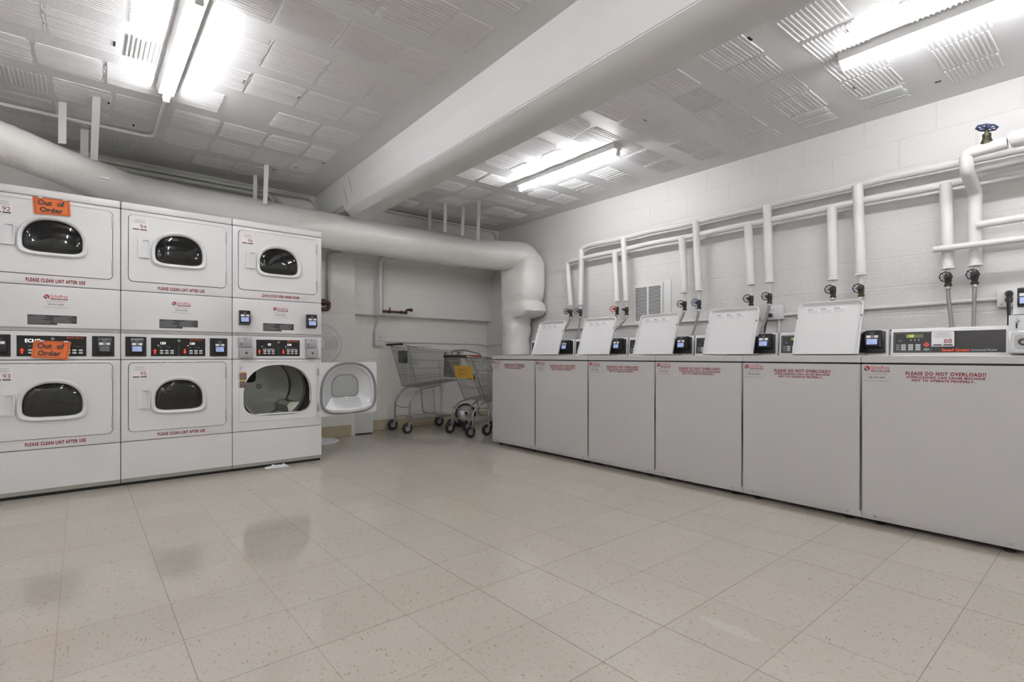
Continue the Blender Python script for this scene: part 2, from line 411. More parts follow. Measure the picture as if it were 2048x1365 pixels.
# ceiling: flat concrete with rows of ribbed clay blocks
random.seed(7)
b = MB()
b.box(XL, YF, FZ, XR + .1, YL + .1, FZ + .15, 0)
def nz(x, y, s=1.0, o=0.0): return noise.noise(Vector((x * s + o, y * s - o, o)))
rowY = [1.0 + .412 * k for k in range(-5, 11)]
for yi, yc in enumerate(rowY):
    yc += random.uniform(-.015, .015)
    for k in range(-5, 14):
        xa = .145 + .31 * k + (.03 if yi % 3 else -.03); xb = xa + .305
        if xb < -1.6: continue
        if xa < 1.86 and xb > 1.66:
            if xa > 1.5: continue
            xb = 1.64
        if 1.66 <= xa < 2.20: continue
        if xb > XR - .04: continue
        if xb > XR - .22: xb = XR - .22 + .03 * nz(yc, 1, 5)
        if xb - xa < .12: continue
        vis = random.random()
        if yc > 4.6: vis *= .85
        if vis < .035: continue
        amp = (.0055 if vis > .22 else .0038) * (.8 if xa < 1.7 else 1)
        if xa < 1.7 and yc > 4.6: amp *= .6
        W = (.262 if xa > 1.7 else .292) + random.uniform(-.02, .02)
        y0, y1 = yc - W / 2, yc + W / 2
        across = random.random() < .12
        nr = 12 if xa > 1.7 else 14; skew = random.uniform(-.04, .02)
        seed = random.uniform(0, 50)
        rnd_edge = random.choice((0, 0, .01, .02) if xa < 1.1 else (0, .01, .02, .045)); dl = random.uniform(0, .03 if xa > 1.7 else .012); dr = random.uniform(0, .03 if xa > 1.7 else .012)
        for i in range(nr):
            t = (i + .5) / nr
            if across:
                x = xa + .012 + (xb - xa - .024) * t
                s0 = y0 + .012 + .02 * abs(nz(x, 1, 14, seed)); s1 = y1 - .012 - .02 * abs(nz(x, 2, 14, seed))
                pts = [(x, s0), (x, s1)]; hw = (xb - xa) / nr * .24; dx, dy = hw, 0
            else:
                y = y0 + W * t
                edge = (2 * abs(t - .5)) ** 6 * rnd_edge
                s0 = xa + .003 + dl * t + edge + .010 * abs(nz(y, 3, 17, seed)); s1 = xb - .003 - dr * (1 - t) - edge - .010 * abs(nz(y, 4, 17, seed))
                pts = [(s0, y), (s1, y + skew * (s1 - s0))]; hw = W / nr * .27; dx, dy = 0, hw
            (ax, ay), (bx, by) = pts
            h = amp * random.uniform(.75, 1.15)
            base = [(ax - dx, ay - dy), (ax + dx, ay + dy), (bx + dx, by + dy), (bx - dx, by - dy)]
            top = [(ax - dx * .35, ay - dy * .35), (ax + dx * .35, ay + dy * .35), (bx + dx * .35, by + dy * .35), (bx - dx * .35, by - dy * .35)]
            bv = [b.v((p[0], p[1], FZ + .0005)) for p in base]; tv = [b.v((p[0], p[1], FZ - h)) for p in top]
            b.face(tv)
            for q in range(4): b.face([bv[q], bv[(q + 1) % 4], tv[(q + 1) % 4], tv[q]])
        # plaster ridge along one or two edges of the block
        for e in range(2):
            if random.random() < .55:
                n = 18; ln = []
                for i in range(n):
                    t = i / (n - 1)
                    if e == 0: ln.append((xa + (xb - xa) * (.15 + .85 * t), y1 + .004 + .008 * nz(t * 3, seed, 2) + .004 * nz(t * 9, seed, 2)))
                    else: ln.append((xb + .012 * nz(t * 3, seed + 5, 2.5) + .005 * nz(t * 10, seed, 2), y0 + W * t))
                r = random.uniform(.0012, .0026)
                b.tube([(p[0], p[1], FZ) for p in ln], r, 5, 0, caps=True)
# few chipped dark holes where a block end is open
for (hx, hy, l, ax) in [(.147, 4.35, .035, 1), (.30, 4.65, .03, 1), (.142, 3.50, .05, 1), (.77, 3.47, .05, 1), (1.09, 3.46, .03, 1), (1.48, 4.77, .02, 0), (1.63, 4.50, .02, 0), (1.34, 4.94, .02, 0), (3.04, .93, .03, 0), (2.72, 1.28, .04, 0), (3.72, 1.10, .03, 0), (4.03, .74, .03, 1), (3.09, 2.2, .03, 0)]:
    if ax: b.box(hx - .005, hy - l / 2, FZ - .003, hx + .005, hy + l / 2, FZ + .001, 1)
    else: b.box(hx - l / 2, hy - .006, FZ - .003, hx + l / 2, hy + .006, FZ + .001, 1)
struct(b.build('ceiling', ['ceil', 'darkhole']), 'white painted ceiling with ribbed clay blocks')

# concrete beam (its end is notched over the duct)
b = MB()
def beam_ring(y):
    t = (4.9 - y) / 4.0
    xl, xm, xb0, xb1 = 1.885 - .11 * t, 1.955 - .045 * t - .02, 2.02 - .055 * t, 2.185 - .055 * t
    z0 = 2.24 if y < 4.93 else 2.335
    rel = z0 - 2.24
    return [(xl, y, FZ + .02), (xl + .09, y, max(2.285, z0 + .03)), (xl + .112, y, max(2.272, z0 + .02)), (xb0, y, z0), (xb1, y, z0), (xb1 + .02, y, FZ + .02)]
prev = None; ys = [YF, -1, 0, 1, 2, 3, 4, 4.6, 4.85, 4.93, 4.935, 5.47]
for y in ys:
    r = [b.v((p[0] + (.003 * nz(y, i, 3) if abs(y) < 4.9 else 0), p[1], p[2])) for i, p in enumerate(beam_ring(y))]
    if prev:
        for i in range(6): b.face([prev[i], prev[(i + 1) % 6], r[(i + 1) % 6], r[i]])
    else: b.face(r)
    prev = r
b.face(list(reversed(prev)))
for y_, f0, f1, rr_ in ((4.60, .30, .95, .0022), (4.76, .10, .75, .0026)):   # two cracks near the far end
    q = beam_ring(y_); a_, c_ = Vector(q[1]), Vector(q[0])
    b.tube([a_.lerp(c_, f0 + (f1 - f0) * i / 6) + Vector((.0005, .004 * math.sin(i), 0)) for i in range(7)], [rr_ * k_ for k_ in (.2, .7, 1, 1, .8, .5, .2)], 5, 1)
for f_, rr_ in ((.56, .0016), (.03, .005)):   # form line and chipped arris along the left face
    ln = []
    for i in range(150):
        y_ = -2.6 + 7.4 * i / 149; q = beam_ring(y_); a_, c_ = Vector(q[1]), Vector(q[0]); p_ = a_.lerp(c_, f_)
        ln.append(p_ + Vector((.001, 0, .003 * nz(y_ * 4, 1, 2) * (1 if f_ < .1 else .3))))
    b.tube(ln, rr_, 5, 0)
struct(b.build('trim_beam', ['beam', 'darkhole']), 'white concrete ceiling beam running away from the camera').name = 'trim_1'

# ------------------------------------------------------------------ ceiling lights
def light(x, y0, y1, label, grp='fluorescent strip lights'):
    t = thing('strip_light', label, 'ceiling light', (x, (y0 + y1) / 2, FZ), 0, grp)
    L = (y1 - y0) / 2
    b = MB(); b.prism([(-.054, 0), (.054, 0), (.040, -.040), (-.040, -.040)], -L, L, 0)
    b.bm.verts.ensure_lookup_table(); b.build('housing', 'fixture', t)
    for s_ in (-1, 1):
        b = MB(); b.box(-.018, s_ * L - .012, -.088, .018, s_ * L + .012, -.030, 0, .004); b.build('lamp_holder', 'fixture', t)
    b = MB(); b.tube([(0, -L + .012, -.064), (0, L - .012, -.064)], .019, 16, 0); b.build('tube', 'tube', t)
light(3.28, 2.60, 3.79, 'lit fluorescent strip light nearer the back wall, beyond the beam')
light(3.28, -.17, 1.03, 'lit fluorescent strip light nearest the camera, above the washers')
light(.415, 2.70, 3.88, 'lit fluorescent strip light left of the beam, above the dryers')
light(.415, -.17, 1.03, 'added unseen strip light left of the beam, overhead behind the camera')  # out of view, added for its light, mirroring the right row
light(.415, -2.35, -1.15, 'added unseen strip light left of the beam at the near end of the room')  # unseen lamp added to flatten the lighting
light(3.28, -2.35, -1.15, 'added unseen strip light right of the beam at the near end of the room')  # added out of view for more even ambient light
light(-1.8, 2.30, 3.48, 'added unseen strip light in the far left bay beyond the frame')  # added out of view to light the dryer and washer fronts
light(-1.8, -.17, 1.03, 'added unseen strip light in the left bay level with the camera')  # unseen fill lamp, added so the exposure can drop
light(-1.8, -2.35, -1.15, 'added unseen strip light in the left bay at the near end')  # unseen fill lamp, added to weaken the ceiling halos

# ------------------------------------------------------------------ insulated duct
duct = thing('air_duct', 'white wrapped round air duct running under the ceiling and down the corner', 'duct', (2.2, 5.08, 2.125))
DO = Vector((2.2, 5.08, 2.125))
def wrinkled(b, pts, rf, seg=36, amp=.006, m=0, prof=None):
    # resample and push each ring vertex by noise
    P_ = [Vector(p) for p in pts]; out = [P_[0]]
    for a, c in zip(P_, P_[1:]):
        n = max(1, int((c - a).length / .025))
        for i in range(1, n + 1): out.append(a.lerp(c, i / n))
    n0 = len(b.bm.verts); b.tube(out, [rf(p) for p in out], seg, m, prof=prof); b.bm.verts.ensure_lookup_table()
    for v in b.bm.verts[n0:]:
        q = v.co
        d = noise.noise(q * 3.1) * amp + noise.noise(q * 11) * amp * .7 + noise.noise(q * 24) * amp * .5
        v.co = q + Vector((noise.noise(q * 5 + Vector((9, 0, 0))), noise.noise(q * 5 + Vector((0, 9, 0))), noise.noise(q * 5))) * amp * .6 + Vector((0, 0, d))
b = MB(); b.T = Matrix.Translation(-DO)
path = bend([(-1.60, 3.227, 2.19), (-.2, 4.533, 2.18), (.386, 5.08, 2.15), (.9, 5.08, 2.125), (3.2, 5.07, 2.12), (3.82, 4.95, 2.105), (4.155, 4.66, 2.085), (4.155, 4.66, 1.80)], .24, 8)
wrinkled(b, path, lambda p: .122 + .051 * max(0, min(1, (p.x + .1) / .7)) + (.004 if min(abs(p.x - q_) for q_ in (.15, 1.05, 2.2, 3.3)) < .012 else 0), 64, .006, prof=lambda a: 1 + .03 * math.cos(4 * a))
b.build('horizontal_run', 'ductpaint', duct)
b = MB(); b.T = Matrix.Translation(-DO)
def ring_at(z, x0, x1, y0, y1, r=.12, n=6):
    return [(p[0], p[1], z) for p in rrect(x0, y0, x1, y1, r, n)]
secs = [(2.16, 4.05, 4.25, 4.60, 4.95, .08), (2.10, 3.99, 4.32, 4.53, 5.03, .12), (2.0, 3.98, 4.33, 4.47, 5.04, .12), (1.92, 3.975, 4.33, 4.455, 5.04, .14), (1.75, 3.98, 4.33, 4.45, 5.04, .14), (1.60, 3.98, 4.325, 4.46, 5.04, .14), (1.54, 3.985, 4.31, 4.49, 5.04, .14), (1.50, 3.98, 4.33, 4.46, 5.04, .14), (1.42, 3.98, 4.33, 4.45, 5.04, .14), (1.37, 3.99, 4.325, 4.50, 5.04, .14),
        (1.34, 3.99, 4.32, 4.66, 5.04, .14), (1.28, 3.99, 4.325, 4.70, 5.04, .155), (1.1, 3.99, 4.325, 4.71, 5.04, .155), (.95, 3.99, 4.325, 4.71, 5.04, .155), (.90, 3.99, 4.325, 4.71, 5.04, .155)]
prev = None; rings = []
full = []
for a, c in zip(secs, secs[1:]):
    n = max(1, int(abs(a[0] - c[0]) / .03))
    for i in range(n): full.append(tuple(a[k] + (c[k] - a[k]) * i / n for k in range(6)))
full.append(secs[-1])
for q in full:
    vs = []
    for p in ring_at(q[0], q[1], q[2], q[3], q[4], q[5]):
        v = Vector(p); am = .010 if q[0] > 1.7 else .018
        v += Vector((noise.noise(v * 7) * am, noise.noise(v * 8 + Vector((5, 0, 0))) * am, noise.noise(v * 20) * am * .3)); v.x = min(v.x, 4.338); vs.append(b.v(v))
    if prev:
        for i in range(len(vs)): b.face([prev[i], prev[(i + 1) % len(vs)], vs[(i + 1) % len(vs)], vs[i]])
    else: b.face(vs)
    prev = vs
b.face(list(reversed(prev))); b.build('corner_drop', 'ductpaint', duct)
for top, bot, wd in [((.083, 4.289, FZ), (.076, 4.64, 2.26), .045), ((-.088, 4.536, FZ), (-.089, 4.50, 2.285), .045), ((.026, 4.886, FZ), (.024, 4.80, 2.27), .05), ((1.248, 5.20, FZ), (1.245, 5.19, 2.24), .032), ((1.26, 4.867, FZ), (1.262, 4.92, 2.24), .036),
                     ((3.062, 5.106, FZ), (3.05, 5.10, 2.28), .033), ((3.077, 4.81, FZ), (3.10, 4.85, 2.26), .033), ((3.31, 4.795, FZ), (3.345, 4.87, 2.26), .033), ((3.311, 4.502, FZ), (3.53, 4.82, 2.215), .033)]:
    b = MB(); b.T = Matrix.Translation(-DO); t_, o_ = Vector(top), Vector(bot)
    ux = Vector((math.cos(R(25)), -math.sin(R(25)), 0)) * wd / 2; uy = Vector((0, .003, 0))
    a = [b.v(t_ + p) for p in (-ux - uy, ux - uy, ux + uy, -ux + uy)]; c = [b.v(o_ + p) for p in (-ux - uy, ux - uy, ux + uy, -ux + uy)]
    b.face(a); b.face(list(reversed(c)))
    for i in range(4): b.face([a[i], a[(i + 1) % 4], c[(i + 1) % 4], c[i]])
    b.build('hanger_strap', 'strap', duct)
b = MB(); b.T = Matrix.Translation(-DO)
b.box(.10, 4.49, 2.10, .155, 4.505, 2.112, 0, .002); b.build('torn_tape', 'tape', duct, label='torn white flap on the duct wrap')

# ------------------------------------------------------------------ conduits and small pipes
def pipe(name, pts, r, mat, label, cat, br=.06, seg=12, group=None):
    p0 = Vector(pts[0]); b = MB(); b.T = Matrix.Translation(-p0); b.tube(bend(pts, br), r, seg)
    o = b.build(name, mat); o.location = p0; return tag(o, label, cat, group)
pipe('ceiling_conduit', [(-1.7, 4.77, 2.548), (.432, 4.755, 2.548), (.425, 3.90, 2.548)], .0125, 'paint', 'thin white conduit on the ceiling turning toward the left strip light', 'conduit', .09)
pipe('wall_conduit', [(-1.2, 5.43, 2.515), (1.60, 5.43, 2.515), (1.87, 5.43, 2.53), (1.905, 5.43, 2.30)], .017, 'conduit', 'upper of the grey conduits along the top of the wall above the dryers', 'conduit', .12)
pipe('wall_conduit', [(-1.2, 5.43, 2.46), (1.50, 5.43, 2.462), (1.62, 5.43, 2.25)], .021, 'conduit', 'lower of the grey conduits along the top of the wall above the dryers', 'conduit', .10)
pipe('wall_conduit', [(-1.2, 5.38, 2.49), (1.42, 5.38, 2.487), (1.52, 5.38, 2.25)], .014, 'conduit', 'slim conduit between the two larger ones above the dryers', 'conduit', .10)
pipe('corner_conduit', [(2.16, 5.43, 2.545), (4.0, 5.43, 2.545), (4.29, 5.43, 2.565 - .02), (4.30, 5.43, 2.2)], .014, 'paint', 'thin white conduit along the top of the back wall, bending down in the far corner', 'conduit', .12)
pipe('gas_pipe', [(2.10, 5.30, 1.98), (2.04, 5.48, 1.98), (2.04, 5.485, 1.47)], .020, 'conduit', 'short grey pipe dropping beside the dryer to a brown valve', 'pipe', .05)
b = MB(); p0 = Vector((2.04, 5.47, 1.46)); b.T = Matrix.Translation(-p0)
b.lathe([(.026, -.03), (.034, -.02), (.034, .02), (.026, .03)], (1.97, 5.47, 1.455), (1, 0, 0), 14)
b.tube(bend([(2.04, 5.47, 1.455), (2.035, 5.47, 1.38), (1.90, 5.47, 1.375)], .03), .020, 12); b.tube([(2.045, 5.47, 1.45), (1.90, 5.47, 1.455)], .022, 12)
o = b.build('gas_valve', 'copper'); o.location = p0; tag(o, 'brown pipe fitting on the wall at the right edge of the dryers', 'valve')
g = thing('copper_stub', 'brown copper pipe stub with a small red handled valve on the back wall', 'pipe', (2.67, 5.52, 1.40))
b = MB(); b.tube(bend([(0, 0, 0), (.30, 0, 0), (.325, 0, .035), (.39, 0, .035)], .02), .014, 12)
for x in (.10, .25, .31): b.lathe([(.014, -.012), (.02, -.01), (.02, .01), (.014, .012)], (x, 0, 0), (1, 0, 0), 12)
b.lathe([(.014, -.02), (.019, -.018), (.019, .018), (.0, .02)], (.375, 0, .035), (1, 0, 0), 12); b.build('pipe', 'copper', g)
b = MB(); b.box(.088, -.004, .018, .112, .004, .05, 0, .004); b.build('handle', 'wheelred', g)
pipe('wall_pipe', [(2.80, 5.30, 2.01), (2.66, 5.45, 2.01), (2.655, 5.52, 1.95), (2.655, 5.525, 1.36)], .024, 'paint', 'thick white vertical pipe on the back wall above the left cart', 'pipe', .06)
pipe('wall_pipe', [(2.78, 5.35, 2.01), (2.70, 5.53, 2.0), (2.70, 5.55, 1.40)], .008, 'paint', 'slim white pipe beside the thick one on the back wall', 'pipe', .05)
b = MB(); p0 = Vector((2.70, 5.705, 1.03)); b.T = Matrix.Translation(-p0)
b.box(2.655, 5.66, 1.0, 2.775, 5.713, 1.16, 0, .004); b.tube(bend([(2.67, 5.56, 1.38), (2.69, 5.67, 1.30), (2.665, 5.695, 1.16)], .05), .010, 10, 0)
for z in (1.06, 1.10): b.rect(2.70, z, 2.712, z + .012, 5.6595, 1); b.rect(2.725, z, 2.737, z + .012, 5.6595, 1)
o = b.build('outlet_box', ['paint', 'lightink']); o.location = p0; tag(o, 'white painted outlet box on the low back wall above the cart handle', 'outlet')
pipe('low_conduit', [(2.775, 5.70, 1.058), (3.5, 5.70, 1.05), (4.22, 5.70, 1.046), (4.31, 5.69, 1.02), (4.327, 5.60, 1.04), (4.327, 5.15, 1.045)], .009, 'paint', 'thin white conduit running low along the back wall behind the carts', 'conduit', .04)

# ------------------------------------------------------------------ supply pipes on the right wall
XP = 4.245
def sleeve(b, y0, ztop, x0, y1, zbot, x1, r=.033):
    b.tube([(x0, y0, ztop), (x1, y1, zbot)], r, 16, 0)
    b.lathe([(r * 1.03, 0), (r * 1.12, -.004), (r * 1.12, -.010), (.012, -.012)], (x1, y1, zbot), (0, 0, 1), 16)
    b.tube([(x1, y1, zbot), (x1 + .003, y1, 1.375)], .0115, 10, 0)
hot = thing('supply_pipe', 'upper white insulated water pipe along the wall above the washers', 'pipe', (XP, 2.2, 2.095), 0)
cold = thing('supply_pipe', 'lower white insulated water pipe along the wall above the washers', 'pipe', (XP, 2.2, 1.98), 0)
OH, OCo = Vector((XP, 2.2, 2.095)), Vector((XP, 2.2, 1.98))
def wob(p, a): q = Vector(p); return q + Vector((noise.noise(q * 2) * a, 0, noise.noise(q * 2.3 + Vector((4, 4, 4))) * a))
b = MB(); b.T = Matrix.Translation(-OH)
pts = [(XP, 3.862, 1.95), (XP, 3.862, 2.06)] + [wob((XP, 3.80 - .15 * i, 2.085 + .001 * i), .01) for i in range(22)] + [(XP, .20, 2.105)]
b.tube(bend(pts, .03, 3), .026, 14); b.build('main_pipe', 'paint', hot)
b = MB(); b.T = Matrix.Translation(-OCo)
pts = [(XP, 4.08, 1.85), (XP, 4.08, 1.945)] + [wob((XP, 4.02 - .15 * i, 1.962 + .001 * i), .01) for i in range(23)] + [(XP, .25, 1.985), (XP, -.1, 1.985)]
b.tube(bend(pts, .03, 3), .026, 14); b.build('main_pipe', 'paint', cold)
pairs = [((4.08, 1.95, 4.007, 1.453), (3.862, 2.06, 3.857, 1.455)), ((3.392, 1.972, 3.354, 1.45), (3.282, 2.09, 3.234, 1.446)), ((2.618, 1.975, 2.584, 1.47), (2.478, 2.09, 2.441, 1.474)),
         ((2.008, 1.98, 1.977, 1.478), (1.854, 2.098, 1.829, 1.482)), ((1.39, 1.98, 1.376, 1.451), (1.224, 2.10, 1.20, 1.466)), ((.738, 1.985, .725, 1.449), None)]
for i, (c, h) in enumerate(pairs):
    for q, root, off in ((c, cold, OCo), (h, hot, OH)):
        if q is None: continue
        b = MB(); b.T = Matrix.Translation(-off); sleeve(b, q[0], q[1], XP - (.0 if i == 0 else .012), q[2], q[3], 4.22, .030 if i < 2 else .033); b.build('drop_pipe', 'paint', root)
riser = thing('riser_pipe', 'thick white pipe that elbows out from the wall at the far right of the photo', 'pipe', (4.2, .6, 1.9))
OR_ = Vector((4.2, .6, 1.9)); b = MB(); b.T = Matrix.Translation(-OR_)
b.tube(bend([(4.235, .598, 1.454), (4.235, .598, 1.90), (4.03, .606, 1.985), (4.02, .608, 2.085), (4.02, .50, 2.09), (4.02, .43, 2.095)], .032, 5), .034, 18)
b.lathe([(.035, 0), (.038, -.004), (.038, -.012), (.012, -.014)], (4.235, .598, 1.454), (0, 0, 1), 16); b.tube([(4.235, .598, 1.454), (4.237, .598, 1.38)], .0115, 10)
b.build('elbow_pipe', 'paint', riser)
b = MB(); b.T = Matrix.Translation(-OR_); b.tube([(4.02, .425, 2.10), (4.02, .41, 2.105), (4.02, .1, 2.105)], [.036, .048, .048], 20); b.build('coupling', 'paint', riser)
pipe('branch_pipe', [(4.12, .615, 2.008), (4.12, .05, 2.02)], .024, 'paint', 'white horizontal pipe just below the thick elbowed one at the right edge', 'pipe')
pipe('branch_pipe', [(4.20, .585, 1.687), (4.20, .10, 1.70)], .023, 'paint', 'short white horizontal pipe joining the riser above the crossing bar', 'pipe')
b = MB(); p0 = Vector((4.165, .5, 1.563)); b.T = Matrix.Translation(-p0)
b.tube([(4.160, .786, 1.563), (4.160, .05, 1.563)], [.0205, .0205], 16)
b.tube([(4.160, .787, 1.563), (4.160, .786, 1.563)], .015, 12, 1)
b.prism([(4.165, 1.550), (4.335, 1.550), (4.335, 1.575), (4.165, 1.575)], .10, .13, 0)
o = b.build('support_bar', ['paint', 'gap']); o.location = p0; tag(o, 'white open ended bar crossing in front of the two right drop pipes', 'bar')

def handwheel(b, c, r, ax, m=0, spokes=8, lobes=8):
    ax = Vector(ax).normalized(); u = ax.orthogonal().normalized(); v = ax.cross(u); c = Vector(c)
    pts = []
    for i in range(lobes * 4):
        a = 2 * PI * i / (lobes * 4); rr = r * (1 + .05 * math.cos(lobes * a)); pts.append(c + (u * math.cos(a) + v * math.sin(a)) * rr)
    b.tube(pts, r * .11, 8, m, closed=True)
    b.lathe([(0, r * .2), (r * .24, r * .18), (r * .28, 0), (r * .2, -r * .25), (0, -r * .25)], c, ax, 12, m)
    for i in range(spokes):
        a = 2 * PI * i / spokes; b.tube([c + (u * math.cos(a) + v * math.sin(a)) * r * .2, c + (u * math.cos(a) + v * math.sin(a)) * r], r * .07, 6, m)
vd = [(4.005, 1.373, 'wheelblk'), (3.857, 1.366, 'wheelblue'), (3.354, 1.355, 'wheelred'), (3.234, 1.343, None), (2.584, 1.348, 'wheelblk'), (2.441, 1.349, 'wheelblue'), (1.977, 1.345, 'wheelblk'), (1.829, 1.350, 'wheelblk'), (1.376, 1.360, 'wheelblk'), (1.20, 1.350, 'wheelblk'), (.725, 1.374, 'wheelblk'), (.598, 1.374, 'wheelblk')]
order = ['farthest', 'second farthest', 'third farthest', 'fourth farthest', 'fifth farthest', 'sixth farthest', 'sixth nearest', 'fifth nearest', 'fourth nearest', 'third nearest', 'second nearest', 'nearest']
vlab = ['black wheeled shutoff valve, the farthest in the row by the duct', 'blue wheeled shutoff valve beside the farthest one', 'red wheeled shutoff valve on the wall left of the vent', 'brass shutoff valve missing its hand wheel, left of the vent',
        'black wheeled shutoff valve just right of the vent', 'blue-black wheeled shutoff valve with a hose, second right of the vent', 'black wheeled shutoff valve above the fourth open lid', 'black wheeled shutoff valve just left of the corded outlet',
        'black wheeled shutoff valve above the nearest open lid, left of its pair', 'black wheeled shutoff valve above the right corner of the nearest open lid', 'large black octagonal shutoff valve wheel, left one above the closed washer', 'large black octagonal shutoff valve wheel, right one above the closed washer']
for (y, z, wm), lab in zip(vd, vlab):
    t = thing('shutoff_valve', lab, 'valve', (4.222, y, z), 0, 'washer shutoff valves')
    b = MB(); b.lathe([(.014, .035), (.019, .028), (.019, -.005), (.015, -.03), (.020, -.032), (.020, -.046), (.010, -.048)], (0, 0, 0), (0, 0, 1), 12)
    b.lathe([(.018, 0), (.018, .025), (.013, .03), (.013, .042), (.006, .045), (.006, .062)], (0, 0, .008), (-1, 0, 0), 12)
    b.build('valve_body', 'brass', t)
    if wm: b = MB(); handwheel(b, (-.066, 0, .008), .031, (-1, -.45, .12)); b.build('hand_wheel', wm, t)
    else: b = MB(); b.lathe([(0, .07), (.010, .068), (.010, .05), (0, .05)], (0, 0, .008), (-1, 0, 0), 8); b.build('stem', 'ink', t)
g = thing('gate_valve', 'blue wheeled gate valve standing on top of the thick pipe at far right', 'valve', (4.02, .517, 2.11))
b = MB(); b.lathe([(.030, 0), (.030, .012), (.022, .03), (.018, .045), (.020, .046), (.020, .062), (.010, .065), (.008, .092)], (0, 0, 0), (0, 0, 1), 14); b.build('valve_body', 'brass', g)
b = MB(); handwheel(b, (0, 0, .098), .046, (.12, -.25, 1)); b.build('hand_wheel', 'wheelblue', g)

# hoses
def hose(pts, lab):
    p0 = Vector(pts[0]); P_ = [Vector(p) - p0 for p in pts]; out = []
    for i in range(25):
        t = i / 24; a = P_[0] * (1 - t) ** 3 + P_[1] * 3 * t * (1 - t) ** 2 + P_[2] * 3 * t * t * (1 - t) + P_[3] * t ** 3; out.append(a)
    h = thing('water_hose', lab, 'hose', p0, 0, 'braided washer hoses')
    b = MB(); b.tube(out, .0105, 12, 0)
    for i in range(1, 24, 2):   # dark tracer thread crossing the braid
        q = out[i].lerp(out[i + 1], .3) if i < 24 else out[i]; d_ = (out[i + 1] - out[i]).normalized(); sd = d_.cross(Vector((.7, -.7, 0))).normalized()
        b.tube([q + Vector((-.0075, -.0055, 0)) + d_ * .006, q + Vector((-.0088, -.0066, 0)), q + Vector((-.0050, -.0092, 0)) - d_ * .004], .0011, 4, 1)
    b.build('braided_line', ['hose', 'ink'], h)
    d = (out[1] - out[0]).normalized(); b = MB(); b.lathe([(.010, .0), (.015, .002), (.015, .016), (.011, .02), (.011, .035), (.009, .036)], out[0], d, 12); b.build('collar', 'steel', h)
hl = ['braided hose behind the farthest open lid', 'long braided hose right of the farthest open lid', 'braided hose under the red wheeled valve', 'braided hose bending behind the second lid, under the bare valve', 'short braided hose seen above the third lid', 'long braided hose right of the third open lid',
      'short braided hose seen above the fourth lid', 'thick braided hose right of the fourth lid, beside a black cord', 'short braided hose above the nearest open lid, left of its pair', 'short braided hose at the right corner of the nearest open lid', 'braided hose curving down to the closed washer, left of two', 'straight braided hose behind the closed washer, right of two']
he = [(3.86, 3.99), (3.86, 3.64), (3.86, 3.44), (3.86, 3.40), (3.86, 2.63), (3.86, 2.36), (3.86, 2.0), (3.86, 1.80), (3.86, 1.39), (3.86, 1.22), (3.86, .641), (3.86, .559)]
for (y, z, wm), (hx, hy), lab in zip(vd, he, hl):
    hose([(4.215, y, z - .05), (4.19, y * .95 + hy * .05, z - .17), (hx + .13, hy * .8 + y * .2, 1.10), (hx, hy, .80)], lab)

# conduit, boxes and vent on the right wall
pipe('wall_conduit', [(4.325, .50, 1.238), (4.325, 1.76, 1.215)], .0125, 'paint', 'white conduit low on the right wall between the two boxes', 'conduit')
pipe('wall_conduit', [(4.325, 1.93, 1.212), (4.325, 4.30, 1.195)], .0125, 'paint', 'white conduit low on the right wall behind the far open lids', 'conduit')
pipe('wall_conduit', [(4.325, 1.80, 1.18), (4.325, 1.80, .6)], .010, 'paint', 'thin vertical conduit below the corded outlet box', 'conduit')
t = thing('outlet_box', 'white outlet box with one black cord plugged in, behind the washers', 'outlet', (XR, 1.845, 1.235))
b = MB(); b.box(-.05, -.085, -.055, -.001, .085, .06, 0, .004); b.box(-.052, -.04, -.045, -.049, .03, .05, 1, .001)
for dy in (-.015, .005): b.box(-.0535, dy, .018, -.0515, dy + .004, .032, 2)
b.build('box', ['paint', 'enamel_in', 'ink'], t)
t = thing('power_cord', 'black power cord hanging from the outlet behind the second open lid from the camera', 'cord', (4.28, 1.845, 1.215))
b = MB(); b.lathe([(.006, .035), (.016, .03), (.017, 0), (.012, -.01)], (0, 0, 0), (-1, 0, 0), 12); b.build('plug', 'black', t)
b = MB(); b.tube(bend([(-.03, 0, 0), (-.045, .01, -.01), (-.06, .025, -.15), (-.25, .02, -.35)], .03), .0075, 10); b.build('cord', 'black', t)
t = thing('outlet_box', 'white box with two black plugs at the far right, beside the coin slide', 'outlet', (XR, .43, 1.235))
b = MB(); b.box(-.05, -.10, -.05, -.001, .077, .052, 0, .004); b.lathe([(.008, 0), (.006, .004), (0, .004)], (-.05, .055, -.035), (-1, 0, 0), 8, 1); b.build('box', ['paint', 'grey'], t)
for z in (1.262, 1.226):
    t = thing('power_cord', 'black plug and cord, %s of the two in the box at far right' % ('upper' if z > 1.25 else 'lower'), 'cord', (4.285, .451, z), 0)
    b = MB(); b.lathe([(.008, .04), (.013, .03), (.02, .01), (.02, 0)], (0, 0, 0), (-1, 0, 0), 12); b.build('plug', 'black', t)
    b = MB(); b.tube(bend([(-.03, 0, 0), (-.045, 0, -.01), (-.05, -.004, -.12), (-.12, -.01, 1.0 - z)], .02), .008, 8); b.build('cord', 'black', t)
t = thing('vent_grille', 'white louvred vent grille on the right wall', 'vent', (XR, 3.06, 1.41))
b = MB(); b.prism([(-.172, -.19), (.172, -.19), (.172, .19), (-.172, .19)], -.012, -.001, 0, holes=[[(-.15, -.165), (-.008, -.165), (-.008, .165), (-.15, .165)], [(.008, -.165), (.15, -.165), (.15, .165), (.008, .165)]], plane='yz'); b.build('frame', 'enamel', t)
b = MB(); b.box(-.003, -.16, -.175, -.001, .16, .175); b.build('backing', 'darkhole', t)
b = MB()
for k in range(24):
    z = -.158 + k * .01375
    b.prism([(-.011, z), (-.010, z + .0015), (-.003, z + .0075), (-.004, z + .006)], -.15, .15, 0)
b.build('louvres', 'enamel', t)
